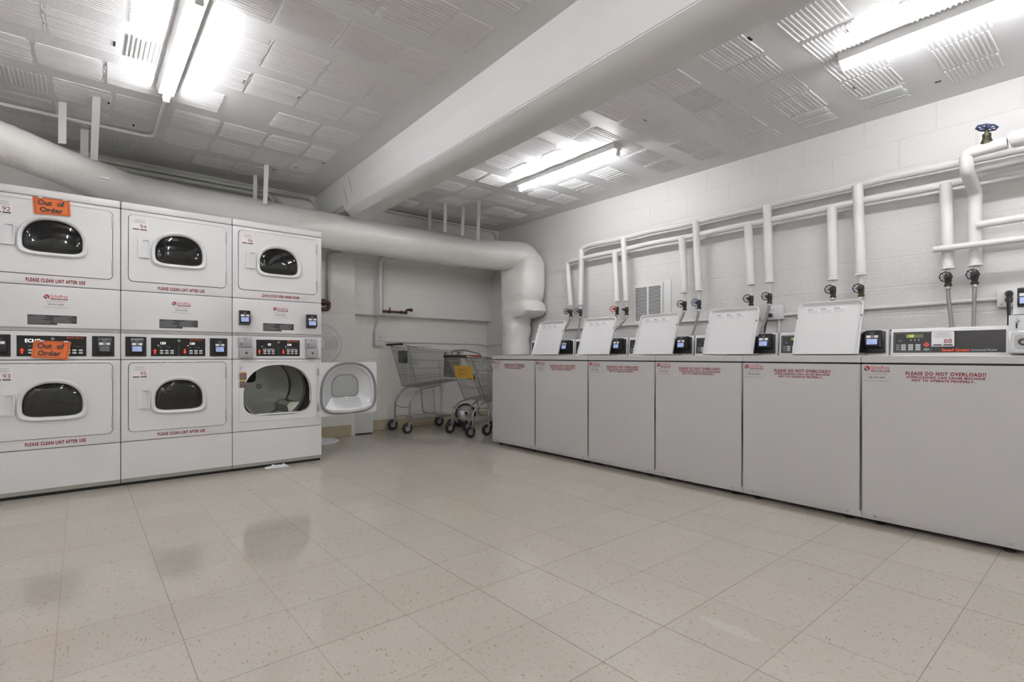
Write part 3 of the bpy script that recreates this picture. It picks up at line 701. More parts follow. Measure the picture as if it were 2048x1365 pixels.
b = MB(); b.box(4.334, 2.80, 1.2, XR - .0005, 2.873, 1.62, 0, .002); o = b.build('access_panel', 'paint'); tag(o, 'narrow painted panel on the wall just right of the vent', 'panel')

# ------------------------------------------------------------------ shared appliance pieces (front faces -y, x runs right)
def reader(parent, x0, x1, z0, z1, y0, y1, lit=True, name='card_reader'):
    """black card reader: body, white label row, screen"""
    b = MB(); w, h = x1 - x0, z1 - z0
    b.prism([(y1, z0 + h * .0), (y0 + .004, z0 + h * .12), (y0, z0 + h * .2), (y0 + .010, z1 - h * .06), (y0 + .016, z1), (y1, z1)], x0, x1, 0, plane='yz')
    fy = lambda z: y0 - .0012 + .010 * max(0, (z - z0 - h * .2)) / (h * .74)
    def rq(u0, v0, u1, v1, m):
        a, c = z0 + v0 * h, z0 + v1 * h; xa, xb = x0 + u0 * w, x0 + u1 * w
        vs = [b.v((xa, fy(a), a)), b.v((xb, fy(a), a)), b.v((xb, fy(c), c)), b.v((xa, fy(c), c))]; b.face(vs, m)
    rq(.12, .22, .85, .52, 1)
    rq(.10, .58, .42, .72, 2); rq(.46, .58, .60, .72, 3); rq(.63, .58, .90, .72, 2)
    rq(.35, .78, .62, .82, 3); rq(.30, .88, .68, .90, 3)
    for k in range(3): rq(.18, .28 + k * .07, .18 + .45 - .1 * k, .30 + k * .07, 4)
    return b.build(name, ['black', 'screen' if lit else 'screenoff', 'sticker', 'lightink', 'lightink'], parent)
def sticker_on(parent, x0, z0, x1, z1, num, y, qr=True):
    """number sticker with small print, square of dots left blank"""
    b = MB(); b.prism(rrect(x0, z0, x1, z1, .006, 3), y, y + .0008, 0); w, h = x1 - x0, z1 - z0; e = y - .0006
    for k, (ww) in enumerate((.75, .5, .85, .7)): b.rect(x0 + w * (.5 - ww / 2), z1 - h * (.13 + .085 * k), x0 + w * (.5 + ww / 2), z1 - h * (.105 + .085 * k), e, 1)
    b.text(num, h * .44, x0 + w * .90, z0 + h * .20, e, 2, align='R')
    b.rect(x0 + w * .07, z0 + h * .05, x0 + w * .46, z0 + h * .14, e, 3); b.rect(x0 + w * .52, z0 + h * .05, x0 + w * .93, z0 + h * .14, e, 3)
    b.build('number_sticker', ['sticker', 'lightink', 'redink', 'ink'], parent)
def logo(parent, x0, zt, w, y):
    """round swirl, name, phone number; x0 left edge, zt top of the logo"""
    b = MB(); r = w * .125; cx, cz = x0 + r, zt - r * 1.05; n = 20
    up, lo = [], []
    for i in range(n + 1):
        a = R(140 - 200 * i / n); up.append((cx + r * math.cos(a), cz + r * math.sin(a)))
    for i in range(n + 1):
        a = R(-40 - 200 * i / n + 20); lo.append((cx + r * math.cos(a), cz + r * math.sin(a)))
    # yin-yang like halves with a pale gap
    mid = [(cx + r * math.cos(R(-60)) * (1 - t) + (cx + r * math.cos(R(140)) - cx - r * math.cos(R(-60))) * 0 + 0, 0) for t in (0,)]
    sc = [(cx - .45 * r, cz + .25 * r), (cx - .05 * r, cz + .05 * r), (cx + .1 * r, cz - .25 * r), (cx + .25 * r, cz - .6 * r)]
    b.prism(up + [(p[0] + .10 * r, p[1] + .06 * r) for p in reversed(sc)], y, y + .0004, 1)
    b.prism([(cx + r * math.cos(R(-75 - 130 * i / n)), cz + r * math.sin(R(-75 - 130 * i / n))) for i in range(n + 1)] + [(p[0] - .16 * r, p[1] - .10 * r) for p in sc], y, y + .0004, 2)
    b.text('Scheffres', w * .24, x0 + w * .29, zt - w * .165, y - .0002, 1, width=w * .71)
    b.rect(x0 + w * .29, zt - w * .275, x0 + w, zt - w * .20, y, 2); b.rect(x0 + w * .29, zt - w * .285, x0 + w, zt - w * .265, y - .0001, 1)
    b.text('LAUNDRY SERVICE', w * .07, x0 + w * .645, zt - w * .26, y - .0003, 0, width=w * .62, align='C', bold=.01)
    b.text('For Service or Refund Call', w * .075, x0 + w * .5, zt - w * .41, y, 3, width=w * .78, align='C')
    b.text('240-965-6040', w * .12, x0 + w * .5, zt - w * .58, y, 3, width=w * .66, align='C', bold=.006)
    b.text('Email our team at the Scheffres website', w * .06, x0 + w * .5, zt - w * .72, y, 3, width=w * .96, align='C')
    b.build('service_decal', ['sticker', 'logored', 'navy', 'ink'], parent)

# ------------------------------------------------------------------ stacked dryers
DW, DD, DH = .676, .70, 1.935
def dryer_drum(parent, zc):
    b = MB(); cx = DW / 2; r = .312; q_ = .264
    b.lathe([(r - .045, .028), (r - .01, .030), (r, .05), (r, .125)], (cx, 0, zc), (0, 1, 0), 48, 1); b.lathe([(q_, .19), (q_, .60), (q_ - .01, .612)], (cx, 0, zc), (0, 1, 0), 48, 0); r = q_
    for k in range(3):
        a = R(78 + 120 * k); c = Vector((cx + math.cos(a) * r, 0, zc + math.sin(a) * r)); n = Vector((-math.cos(a), 0, -math.sin(a))); t = Vector((math.sin(a), 0, -math.cos(a)))
        A = [b.v(c + t * .07 + Vector((0, .24, 0))), b.v(c + n * .055 + t * .02 + Vector((0, .28, 0))), b.v(c + n * .055 - t * .02 + Vector((0, .28, 0))), b.v(c - t * .07 + Vector((0, .24, 0)))]
        B = [b.v(c + t * .07 + Vector((0, .60, 0))), b.v(c + n * .055 + t * .02 + Vector((0, .57, 0))), b.v(c + n * .055 - t * .02 + Vector((0, .57, 0))), b.v(c - t * .07 + Vector((0, .60, 0)))]
        for i in range(4): b.face([A[i], A[(i + 1) % 4], B[(i + 1) % 4], B[i]])
        b.face(A); b.face(list(reversed(B)))
    r = .312; o = b.build('drum', ['drum', 'bulk'], parent)
    b = MB(); ring = lambda ra, rb, ya, yb, m: b.lathe([(ra, ya), (rb, ya), (rb, yb), (ra, yb)], (cx, 0, zc), (0, 1, 0), 48, m)
    ring(.256, r, .120, .150, 0); ring(.244, .260, .150, .157, 1); ring(.254, .27, .157, .170, 0); ring(.244, .260, .170, .177, 1); ring(.256, .27, .177, .194, 0)
    b.build('drum_seal', ['rubber', 'steel'], o)
    b = MB(); b.lathe([(0, .612), (r - .005, .612), (r - .005, .625), (0, .625)], (cx, 0, zc), (0, 1, 0), 48, 0)
    b.prism(rrect(cx - .27, zc + .04, cx - .03, zc + .25, .03), .604, .611, 1)
    for i in range(14):
        for j in range(12):
            b.box(cx - .255 + i * .0155, .6025, zc + .055 + j * .0155, cx - .247 + i * .0155, .604, zc + .063 + j * .0155, 2)
    b.lathe([(.022, 0), (.022, .008), (.010, .014), (0, .014)], (cx, .612, zc), (0, -1, 0), 16, 3)
    b.build('rear_bulkhead', ['bulk', 'darkhole', 'olive', 'grey'], o)
def door_closed(parent, z0, z1, num):
    x0, x1 = .042, .632
    zc0 = z0 + (z1 - z0) * .24
    g = (.192, z0 + .135, .478, z0 + .345) ; o_ = (.166, z0 + .108, .506, z0 + .370)
    if z0 > 1: g = (.192, z0 + .141, .478, z0 + .345); o_ = (.166, z0 + .114, .506, z0 + .370)
    gl = dshape(*g); ol = dshape(*o_)
    b = MB(); b.prism(rrect(x0, z0, x1, z1, .028, 6), -.006, .020, 0, holes=[dshape(*[g[0] - .004, g[1] - .004, g[2] + .004, g[3] + .004])])
    d = b.build('door', 'enamel', parent)
    # raised bezel: lofted D rings
    b = MB(); prev = None
    cxg = ((g[0] + g[2]) / 2, (g[1] + g[3]) / 2)
    for f, y in ((0, -.006), (.06, -.018), (.30, -.024), (.65, -.022), (.92, -.014), (1.0, .0), (1.0, .012)):
        ring = [b.v((a[0] + (c[0] - a[0]) * f, y, a[1] + (c[1] - a[1]) * f)) for a, c in zip(ol, gl)]
        if prev:
            for i in range(len(ring)): b.face([prev[i], prev[(i + 1) % len(ring)], ring[(i + 1) % len(ring)], ring[i]])
        prev = ring
    b.build('window_bezel', 'enamel_in', d)
    # domed glass
    b = MB(); prev = None
    for f, y in ((1, .002), (.93, -.006), (.75, -.011), (.45, -.014), (.15, -.0155)):
        ring = [b.v((cxg[0] + (p[0] - cxg[0]) * f, y, cxg[1] + (p[1] - cxg[1]) * f)) for p in gl]
        if prev:
            for i in range(len(ring)): b.face([prev[i], prev[(i + 1) % len(ring)], ring[(i + 1) % len(ring)], ring[i]])
        prev = ring
    b.face(prev); b.build('window_glass', 'glass', d)
    b = MB(); zc = z0 + (.22 if z0 < 1 else .23)
    b.prism(rrect(.091, zc - .065, .160, zc + .067, .010, 3), -.020, -.005, 0, holes=[rrect(.116, zc - .056, .154, zc + .058, .008, 3)])
    b.prism([(.114, -.006), (.156, -.0065), (.156, -.008), (.116, -.016)], zc - .057, zc + .059, 0, plane='xy'); b.build('door_handle', 'enamel_in', d)
    sticker_on(d, .058, z1 - .105, .150, z1 - .018, num, -.0072)
    for zz in (z1 - .12, z0 + .03):
        b = MB(); b.box(.629, -.010, zz, .636, -.001, zz + .085, 0, .002); b.build('hinge', 'grey', d)
    return d
def hinge_door(parent, num):
    """lower door swung wide open, inner side to the room"""
    w, h, z0 = .585, .462, .368
    hx, hy = .648, -.010
    ang = R(118)
    D = bpy.data.objects
    ol = dshape(.020, z0 + .018, w - .018, z0 + h - .008, et=2.4, eb=3.6, k=.38)
    wl = dshape(.160, z0 + .155, .425, z0 + .350, et=2.6, eb=5, k=.42)
    mid = dshape(.055, z0 + .050, w - .050, z0 + h - .035, et=2.4, eb=3.6, k=.38)
    # door frame local: x runs along the door away from the hinge, inner side faces -y after the swing
    b = MB(); b.prism(rrect(0, z0, w, z0 + h, .022, 5), 0, .022, 0, holes=[ol])
    dr = b.build('door', 'enamel', parent); dr.location = (hx, hy, 0); dr.rotation_euler = (0, 0, R(191) - PI)
    dr['label'] = 'open lower door swung toward the room'
    b = MB()
    pts = [(p[0], -.006, p[1]) for p in ol]; b.tube(pts, .010, 8, 0, closed=True); b.build('door_gasket', 'gasket', dr)
    b = MB(); prev = None
    for L_, y in ((ol, -.002), (mid, .004), (mid, .02), ([(m_[0] * .4 + q[0] * .6, m_[1] * .4 + q[1] * .6) for m_, q in zip(mid, wl)], .050), (wl, .062)):
        ring = [b.v((p[0], y, p[1])) for p in L_]
        if prev:
            for i in range(len(ring)): b.face([prev[i], prev[(i + 1) % len(ring)], ring[(i + 1) % len(ring)], ring[i]])
        prev = ring
    b.build('door_liner', 'liner', dr)
    b = MB(); b.prism(wl, .060, .064, 0); b.build('window_glass', 'clear', dr)
    b = MB(); b.tube([(p[0], .058, p[1]) for p in wl], .0035, 6, 0, closed=True); b.build('window_seal', 'gasket', dr)
    b = MB(); V = Vector
    zt = z0 + .148; zb = z0 + .040
    top = [V((.14, .050, zt)), V((.30, .052, zt + .006)), V((.44, .050, zt))]
    bot = [V((.055, -.012, zb + .035)), V((.12, -.020, zb + .012)), V((.29, -.026, zb)), V((.45, -.020, zb + .012)), V((.525, -.012, zb + .035))]
    loop = [top[0], top[1], top[2], bot[4], bot[3], bot[2], bot[1], bot[0]]
    a = [b.v(p) for p in loop]; c = [b.v(p + V((0, .006, -.022))) for p in loop]
    b.face(a); b.face(list(reversed(c)))
    for i in range(len(a)): b.face([a[i], a[(i + 1) % len(a)], c[(i + 1) % len(a)], c[i]])
    ex = V((1, 0, 0)); p0 = V((.29, .046, zt)); p1 = V((.29, -.020, zb + .008)); nrm = (p1 - p0).cross(ex).normalized()
    if nrm.z < 0: nrm = -nrm
    for j in range(11):
        t = (j + .6) / 12
        for i in range(26):
            if abs(i - 12.5) < 1 and j < 2: continue
            c0 = p0.lerp(p1, t) + ex * ((i - 12.5) * (.0098 + .0022 * t)) + nrm * .0045
            d1 = ex * .0026; d2 = (p1 - p0).normalized() * .0030
            b.face([b.v(c0 - d1 - d2), b.v(c0 + d1 - d2), b.v(c0 + d1 + d2), b.v(c0 - d1 + d2)], 1)
    b.build('lint_screen', ['enamel_in', 'lightink'], dr)
M['liner'] = P('pearly_door_liner', (.66, .67, .68), .25, .25)

def dryer_stack(x0, nums, label, panels, coin=False, opened=False, upper_note='PLEASE CLEAN LINT AFTER USE', y=4.375):
    t = thing('stacked_dryer', label, 'dryer', (x0 + DW / 2, y + DD / 2, 0), 0, 'stacked tumble dryers')
    off = Vector((-DW / 2, -DD / 2, 0))
    class LB(MB):
        def __init__(s): super().__init__(); s.T = Matrix.Translation(off)
    parts = []
    g0 = .0012; W = DW - .0024
    c = MB()
    # carcass
    c.box(.002, .021, .02, DW - .002, .05, .36, 1)
    for zz0, zz1 in ((.850, 1.393), (1.862, DH - .004)): c.box(.002, .021, zz0, DW - .002, .05, zz1, 1)
    c.box(.002, .05, .02, .008, DD, DH, 0); c.box(DW - .008, .05, .02, DW - .002, DD, DH, 0); c.box(.002, .05, DH - .012, DW - .002, DD, DH, 0); c.box(.002, DD - .01, .02, DW - .002, DD, DH, 0)
    c.box(.002, .021, .36, .0415, .05, .86, 1); c.box(.6335, .021, .36, DW - .002, .05, .86, 1)
    c.box(.002, .021, 1.39, .0415, .05, 1.87, 1); c.box(.6335, .021, 1.39, DW - .002, .05, 1.87, 1)
    for zz in (.612, 1.628):
        c.prism([(0.03, zz - .26), (.65, zz - .26), (.65, zz + .26), (.03, zz + .26)], .026, .030, 1, holes=[[(DW / 2 + .268 * math.cos(2 * PI * i / 40), zz + .268 * math.sin(2 * PI * i / 40)) for i in range(40)]])
    c.prism([(g0, .0), (DW - g0, .0), (DW - g0, .04), (g0, .04)], .030, .05, 1)
    for xx in (.10, .57): c.lathe([(.018, 0), (.018, .02), (.01, .03)], (xx, .10, 0), (0, 0, 1), 10, 1)
    parts.append(('cabinet', c, ['enamel', 'gap', 'toe']))
    c = MB(); c.box(g0, -.002, 1.886, DW - g0, .06, DH, 0, .008, 3); c.box(g0, .055, 1.90, DW - g0, .08, DH, 0); parts.append(('top_cap', c, ['enamel']))
    def front(z0, z1, holes=(), y0=0.0, bev=.004):
        c = MB(); o_ = rrect(g0, z0, DW - g0, z1, bev, 2); c.prism(o_, y0 + .003, .022, 0, holes=holes)
        oi = rrect(g0 + .003, z0 + .003, DW - g0 - .003, z1 - .003, bev, 2)
        a = [c.v((p[0], y0 + .003, p[1])) for p in o_]; d = [c.v((p[0], y0, p[1])) for p in oi]
        for i in range(len(a)): c.face([a[i], a[(i + 1) % len(a)], d[(i + 1) % len(a)], d[i]])
        tri = tessellate_polygon([[Vector((p[0], p[1], 0)) for p in l] for l in [oi] + list(holes)]); fl = oi + [p for h in holes for p in h]
        vv = d + [c.v((p[0], y0, p[1])) for h in holes for p in h]
        for q in tri: c.face([vv[i] for i in q], 0)
        return c
    udoor = rrect(.0385, 1.3965, .6355, 1.8585, .031, 6); ldoor = rrect(.0385, .3645, .6355, .8415, .031, 6)
    parts.append(('upper_front', front(1.333, 1.882, [udoor]), ['enamel']))
    parts.append(('mid_panel', front(1.064, 1.329), ['enamel']))
    if opened:
        op = dshape(.076, .412, .594, .815, et=2.3, eb=3.8, k=.40)
        c = front(.303, .8585, [op]); 
        lp = [(p[0], p[1]) for p in op]
        a = [c.v((p[0], 0, p[1])) for p in lp]; d = [c.v((p[0] * .985 + .005, .045, (p[1] - .6) * .985 + .6)) for p in lp]
        for i in range(len(a)): c.face([a[i], a[(i + 1) % len(a)], d[(i + 1) % len(a)], d[i]])
        c.tube([(p[0], -.001, p[1]) for p in rrect(.045, .375, .632, .842, .03, 5)], .0028, 6, 0, closed=True)
        c.prism([(.16, .418), (.52, .418), (.50, .428), (.18, .428)], -.004, .05, 0)
        parts.append(('lower_front', c, ['enamel']))
    else: parts.append(('lower_front', front(.303, .8585, [ldoor]), ['enamel']))
    # base panel with chamfered toe
    c = MB(); c.prism([(0, .299), (.02, .299), (.02, .050), (.0, .050)], g0, DW - g0, 0, plane='yz')
    parts.append(('base_panel', c, ['enamel']))
    c = MB(); c.prism([(.0, .0495), (.03, .0495), (.03, .022), (.011, .022)], g0, DW - g0, 0, plane='yz')
    for xx in (.06, .615): c.lathe([(.005, 0), (.004, .003), (0, .003)], (xx, .003, .040), (0, -1, 0), 8, 1)
    parts.append(('toe_strip', c, ['toe', 'grey']))
    # bevel and console
    c = MB(); c.prism([(0, 1.061), (.0, 1.060), (.014, 1.044), (.03, 1.044), (.03, 1.061)], g0, DW - g0, 0, plane='yz')
    for xx in (.04, .636):
        c.lathe([(.0035, 0), (.003, .002), (0, .002)], (xx, .006, 1.053), (0, -.75, -.66), 8, 1)
    parts.append(('bevel_strip', c, ['enamel', 'grey']))
    c = MB(); c.prism(rrect(g0, .8635, DW - g0, 1.041, .003, 2), .006, .03, 0); parts.append(('console', c, ['enamel']))
    made = {}
    for nm, c, ms in parts:
        c.bm.transform(Matrix.Translation(off)); made[nm] = c.build(nm, ms, t)
    con = made['console']
    b = LB(); ms = ['enamel_in', 'panel', 'seg', 'redlite', 'key', 'lightink', 'orangeink']
    b.prism(rrect(.160, .876, .506, 1.021, .003, 2), .003, .008, 0); b.rect(.167, .884, .498, 1.014, .0025, 1)
    half = (.167, .3325)
    e = .0018
    if panels[0] == 'ECHO':
        b.text('ECHO', .030, .205, .972, e, 2, bold=.02, sx=.9)
    for k, hx in enumerate((.167, .345)):
        val = panels[k]
        if val and val != 'ECHO': b.text(val, .024, hx + (.055 if len(val) == 3 else .085), .968, e, 2, bold=.012, shear=.08)
        if val and val != 'ECHO': b.rect(hx + .040, .958, hx + .046, .963, e, 2)
        ax = hx + .024
        zz = (.900, .937)
        pt = [(ax - .005, zz[0]), (ax + .005, zz[0]), (ax + .005, zz[0] + .020), (ax + .011, zz[0] + .020), (ax, zz[1]), (ax - .011, zz[0] + .020), (ax - .005, zz[0] + .020)]
        if k: pt = [(p[0], zz[0] + zz[1] - p[1]) for p in pt][::-1]
        b.prism(pt, e, e + .0004, 3)
        for r_ in range(2):
            for q in range(3): b.prism(rrect(hx + .052 + q * .031, .901 + r_ * .017, hx + .073 + q * .031, .912 + r_ * .017, .003, 2), e, e + .0005, 4)
        b.rect(hx + .050, .946, hx + .066, .949, e, 5); b.rect(hx + .088, .950, hx + .098, .952, e, 5); b.rect(hx + .106, .946, hx + .114, .950, e, 5)
        if coin: b.rect(hx + .048, .931, hx + .135, .942, e, 5)
    b.rect(.3325, .892, .3335, .975, e, 5)
    b.lathe([(.009, 0), (.009, .002), (.005, .003), (0, .003)], (.333, .003, .995), (0, -1, 0), 12, 5)
    b.text('Speed Queen', .0125, .485, 1.000, e, 6, bold=.02, align='R', width=.085)
    b.build('control_panel', ms, t)
    if coin:
        for nm, xa in (('left', .038), ('right', .540)):
            b = LB(); b.box(xa, -.012, .955, xa + .096, .006, 1.030, 0, .002)
            b.box(xa + .004, -.028, .872, xa + .100, .006, .948, 0, .003); b.prism(rrect(xa + .012, .880, xa + .092, .940, .004, 2), -.030, -.027, 0)
            b.box(xa + .018, -.0135, .964, xa + .024, -.0115, .990, 1); b.text('S', .03, xa + .018, .990, -.0128, 2); b.lathe([(.009, 0), (.009, .004), (.004, .005), (0, .002)], (xa + .052, -.030, .908), (0, -1, 0), 12, 1)
            b.rect(xa + .04, 1.016, xa + .055, 1.021, -.0125, 1)
            b.build('coin_slide', ['grey', 'ink', 'sticker'], t)
        for xa, xb, za, zb in ((.042, .115, 1.124, 1.235), (.548, .625, 1.114, 1.228)):
            o = reader(t, xa, xb, za, zb, -.045, 0); o.data.transform(Matrix.Translation(off))
    else:
        for k, (xa, xb) in enumerate(((.024, .141), (.527, .643))):
            b = LB(); b.prism(rrect(xa, .883, xb, 1.018, .003, 2), .001, .007, 0); b.build('reader_plate', ['black'], t)
            xm = (xa + xb) / 2 + .006
            o = reader(t, xm - .036, xm + .036, .892, 1.008, -.020, .002, lit=panels[2]); o.data.transform(Matrix.Translation(off))
    # decals
    logo_w = .115
    n0 = set(bpy.data.objects); logo(t, .290, 1.276, logo_w, -.0008)
    b = MB(); e = -.0008
    b.text(upper_note, .030, .35, 1.352, e, 0, width=.285, align='C', bold=.045, sp=1.2)
    b.build('upper_notice', ['redink'], t)
    if not opened:
        b = MB(); b.text('PLEASE CLEAN LINT AFTER USE', .028, .35, .326, e, 0, width=.29, align='C', bold=.045, sp=1.2); b.build('lower_notice', ['redink'], t)
    b = MB(); b.rect(.216, 1.083, .450, 1.145, -.0006, 0); b.rect(.355, 1.083, .450, 1.094, -.0009, 1)
    rnd = random.Random(3)
    for k in range(8):
        for xs, xe in ((.219, .330), (.338, .447)):
            if k > 6 and xs > .3: continue
            b.rect(xs + (0 if k else .03), 1.137 - k * .0064, xs + (xe - xs) * rnd.uniform(.6, 1), 1.1392 - k * .0064, -.0009, 2)
    b.build('instruction_plate', ['ink', 'sticker', 'lightink'], t)
    if opened:
        b = MB(); b.prism(rrect(.040, .700, .098, .752, .006, 2), -.0015, -.0005, 0); b.prism(rrect(.040, .640, .090, .690, .006, 2), -.0015, -.0005, 0); b.rect(.040, .752, .095, .760, -.0014, 1); b.rect(.040, .692, .092, .698, -.0014, 2)
        b.text('Speed Queen', .012, .044, .795, -.0014, 3, width=.035); b.rect(.044, .783, .062, .786, -.0014, 3)
        for k in range(5): b.rect(.046, .742 - k * .008, .088, .7435 - k * .008, -.0018, 4)
        for k in range(4): b.rect(.046, .682 - k * .009, .082, .6835 - k * .009, -.0018, 4)
        b.build('warning_labels', ['brown', 'amber', 'labelyel', 'ink', 'lightink'], t)
        for zz in (.42, .72):
            b = MB(); b.box(.640, -.014, zz, .652, 0, zz + .06, 0, .002); b.build('hinge', 'grey', t)
    du = door_closed(t, 1.400, 1.855, nums[0])
    if not opened: dl = door_closed(t, .368, .838, nums[1])
    else: hinge_door(t, nums[1])
    dryer_drum(t, .612); dryer_drum(t, 1.628)
    # shift every new local-coordinates mesh that was not shifted yet
    for o in set(bpy.data.objects) - n0:
        if o.type == 'MESH' and o.name.split('.')[0] in ('service_decal', 'upper_notice', 'lower_notice', 'instruction_plate', 'warning_labels', 'hinge', 'door', 'drum', 'window_bezel', 'window_glass', 'door_handle', 'number_sticker', 'rear_bulkhead', 'drum_seal'):
            par = o.parent
            if par is t and o.name.startswith('door') and opened and tuple(round(q, 3) for q in o.location) != (0, 0, 0): o.location = Vector(o.location) + off; continue
            if par is not t and par.name.startswith('door') and tuple(round(q, 3) for q in par.location) != (0, 0, 0): continue
            o.data.transform(Matrix.Translation(off))
    return t
dryer_stack(-.465, ('92', '93'), 'stacked white dryer numbered 92 and 93, wearing both orange out of order signs', ('ECHO', None, False))
dryer_stack(.213, ('94', '95'), 'stacked white dryer numbered 94 and 95, the middle of the three stacks', ('150', '150', True))
dryer_stack(.891, ('96', '97'), 'stacked white dryer numbered 96 with its lower door swung open', ('02', '150', True), coin=True, opened=True, upper_note='LEAVE DOOR OPEN WHEN DONE')

def paper(name, quad, y, label):
    """orange sign; quad = TL, TR, BR, BL as (x, z) in world"""
    c = Vector((sum(q[0] for q in quad) / 4, sum(q[1] for q in quad) / 4)); b = MB()
    TL, TR, BR, BL = [Vector(q) - c for q in quad]
    def at(u, v): return (TL * (1 - u) + TR * u) * (1 - v) + (BL * (1 - u) + BR * u) * v
    n = 8; g = []
    for j in range(n + 1):
        g.append([])
        for i in range(n + 1):
            p = at(i / n, j / n); g[-1].append(b.v((p.x, -.004 * (j / n) ** 2 - .0015 * math.sin(i * 1.1), p.y)))
    for j in range(n):
        for i in range(n): b.face([g[j][i], g[j][i + 1], g[j + 1][i + 1], g[j + 1][i]], 0)
    ex = (TR - TL); ang = math.atan2(ex.y, ex.x); W = ex.length; H = (TL - BL).length
    e = -.0065
    for (u0, v0, u1, v1) in ((.05, .06, .95, .075), (.05, .925, .95, .94), (.05, .06, .06, .94), (.94, .06, .95, .94)):
        q = [at(u0, v0), at(u1, v0), at(u1, v1), at(u0, v1)]; b.face([b.v((p.x, e, p.y)) for p in q], 1)
    p = at(.12, .43); b.text('Out  of', H * .42, p.x, p.y, e, 1, width=W * .72, bold=.024, rot=ang)
    p = at(.16, .85); b.text('Order', H * .42, p.x, p.y, e, 1, width=W * .62, bold=.024, rot=ang)
    for u in (.15, .8):
        q = [at(u, -.03), at(u + .12, -.03), at(u + .12, .05), at(u, .05)]; b.face([b.v((p_.x, e - .001, p_.y)) for p_ in q], 2)
    o = b.build(name, ['orange', 'ink', 'tape']); o.location = (c.x, y, c.y); return tag(o, label, 'sign', 'orange out of order signs')
X1 = -.465
paper('paper_sign', [(X1 + .239, 1.878), (X1 + .415, 1.884), (X1 + .421, 1.785), (X1 + .247, 1.773)], 4.3655, 'orange Out of Order sign taped above the window of the top left dryer')
paper('paper_sign', [(X1 + .245, .984), (X1 + .422, .978), (X1 + .406, .860), (X1 + .232, .876)], 4.3725, 'orange Out of Order sign taped over the control panel of the left dryer')

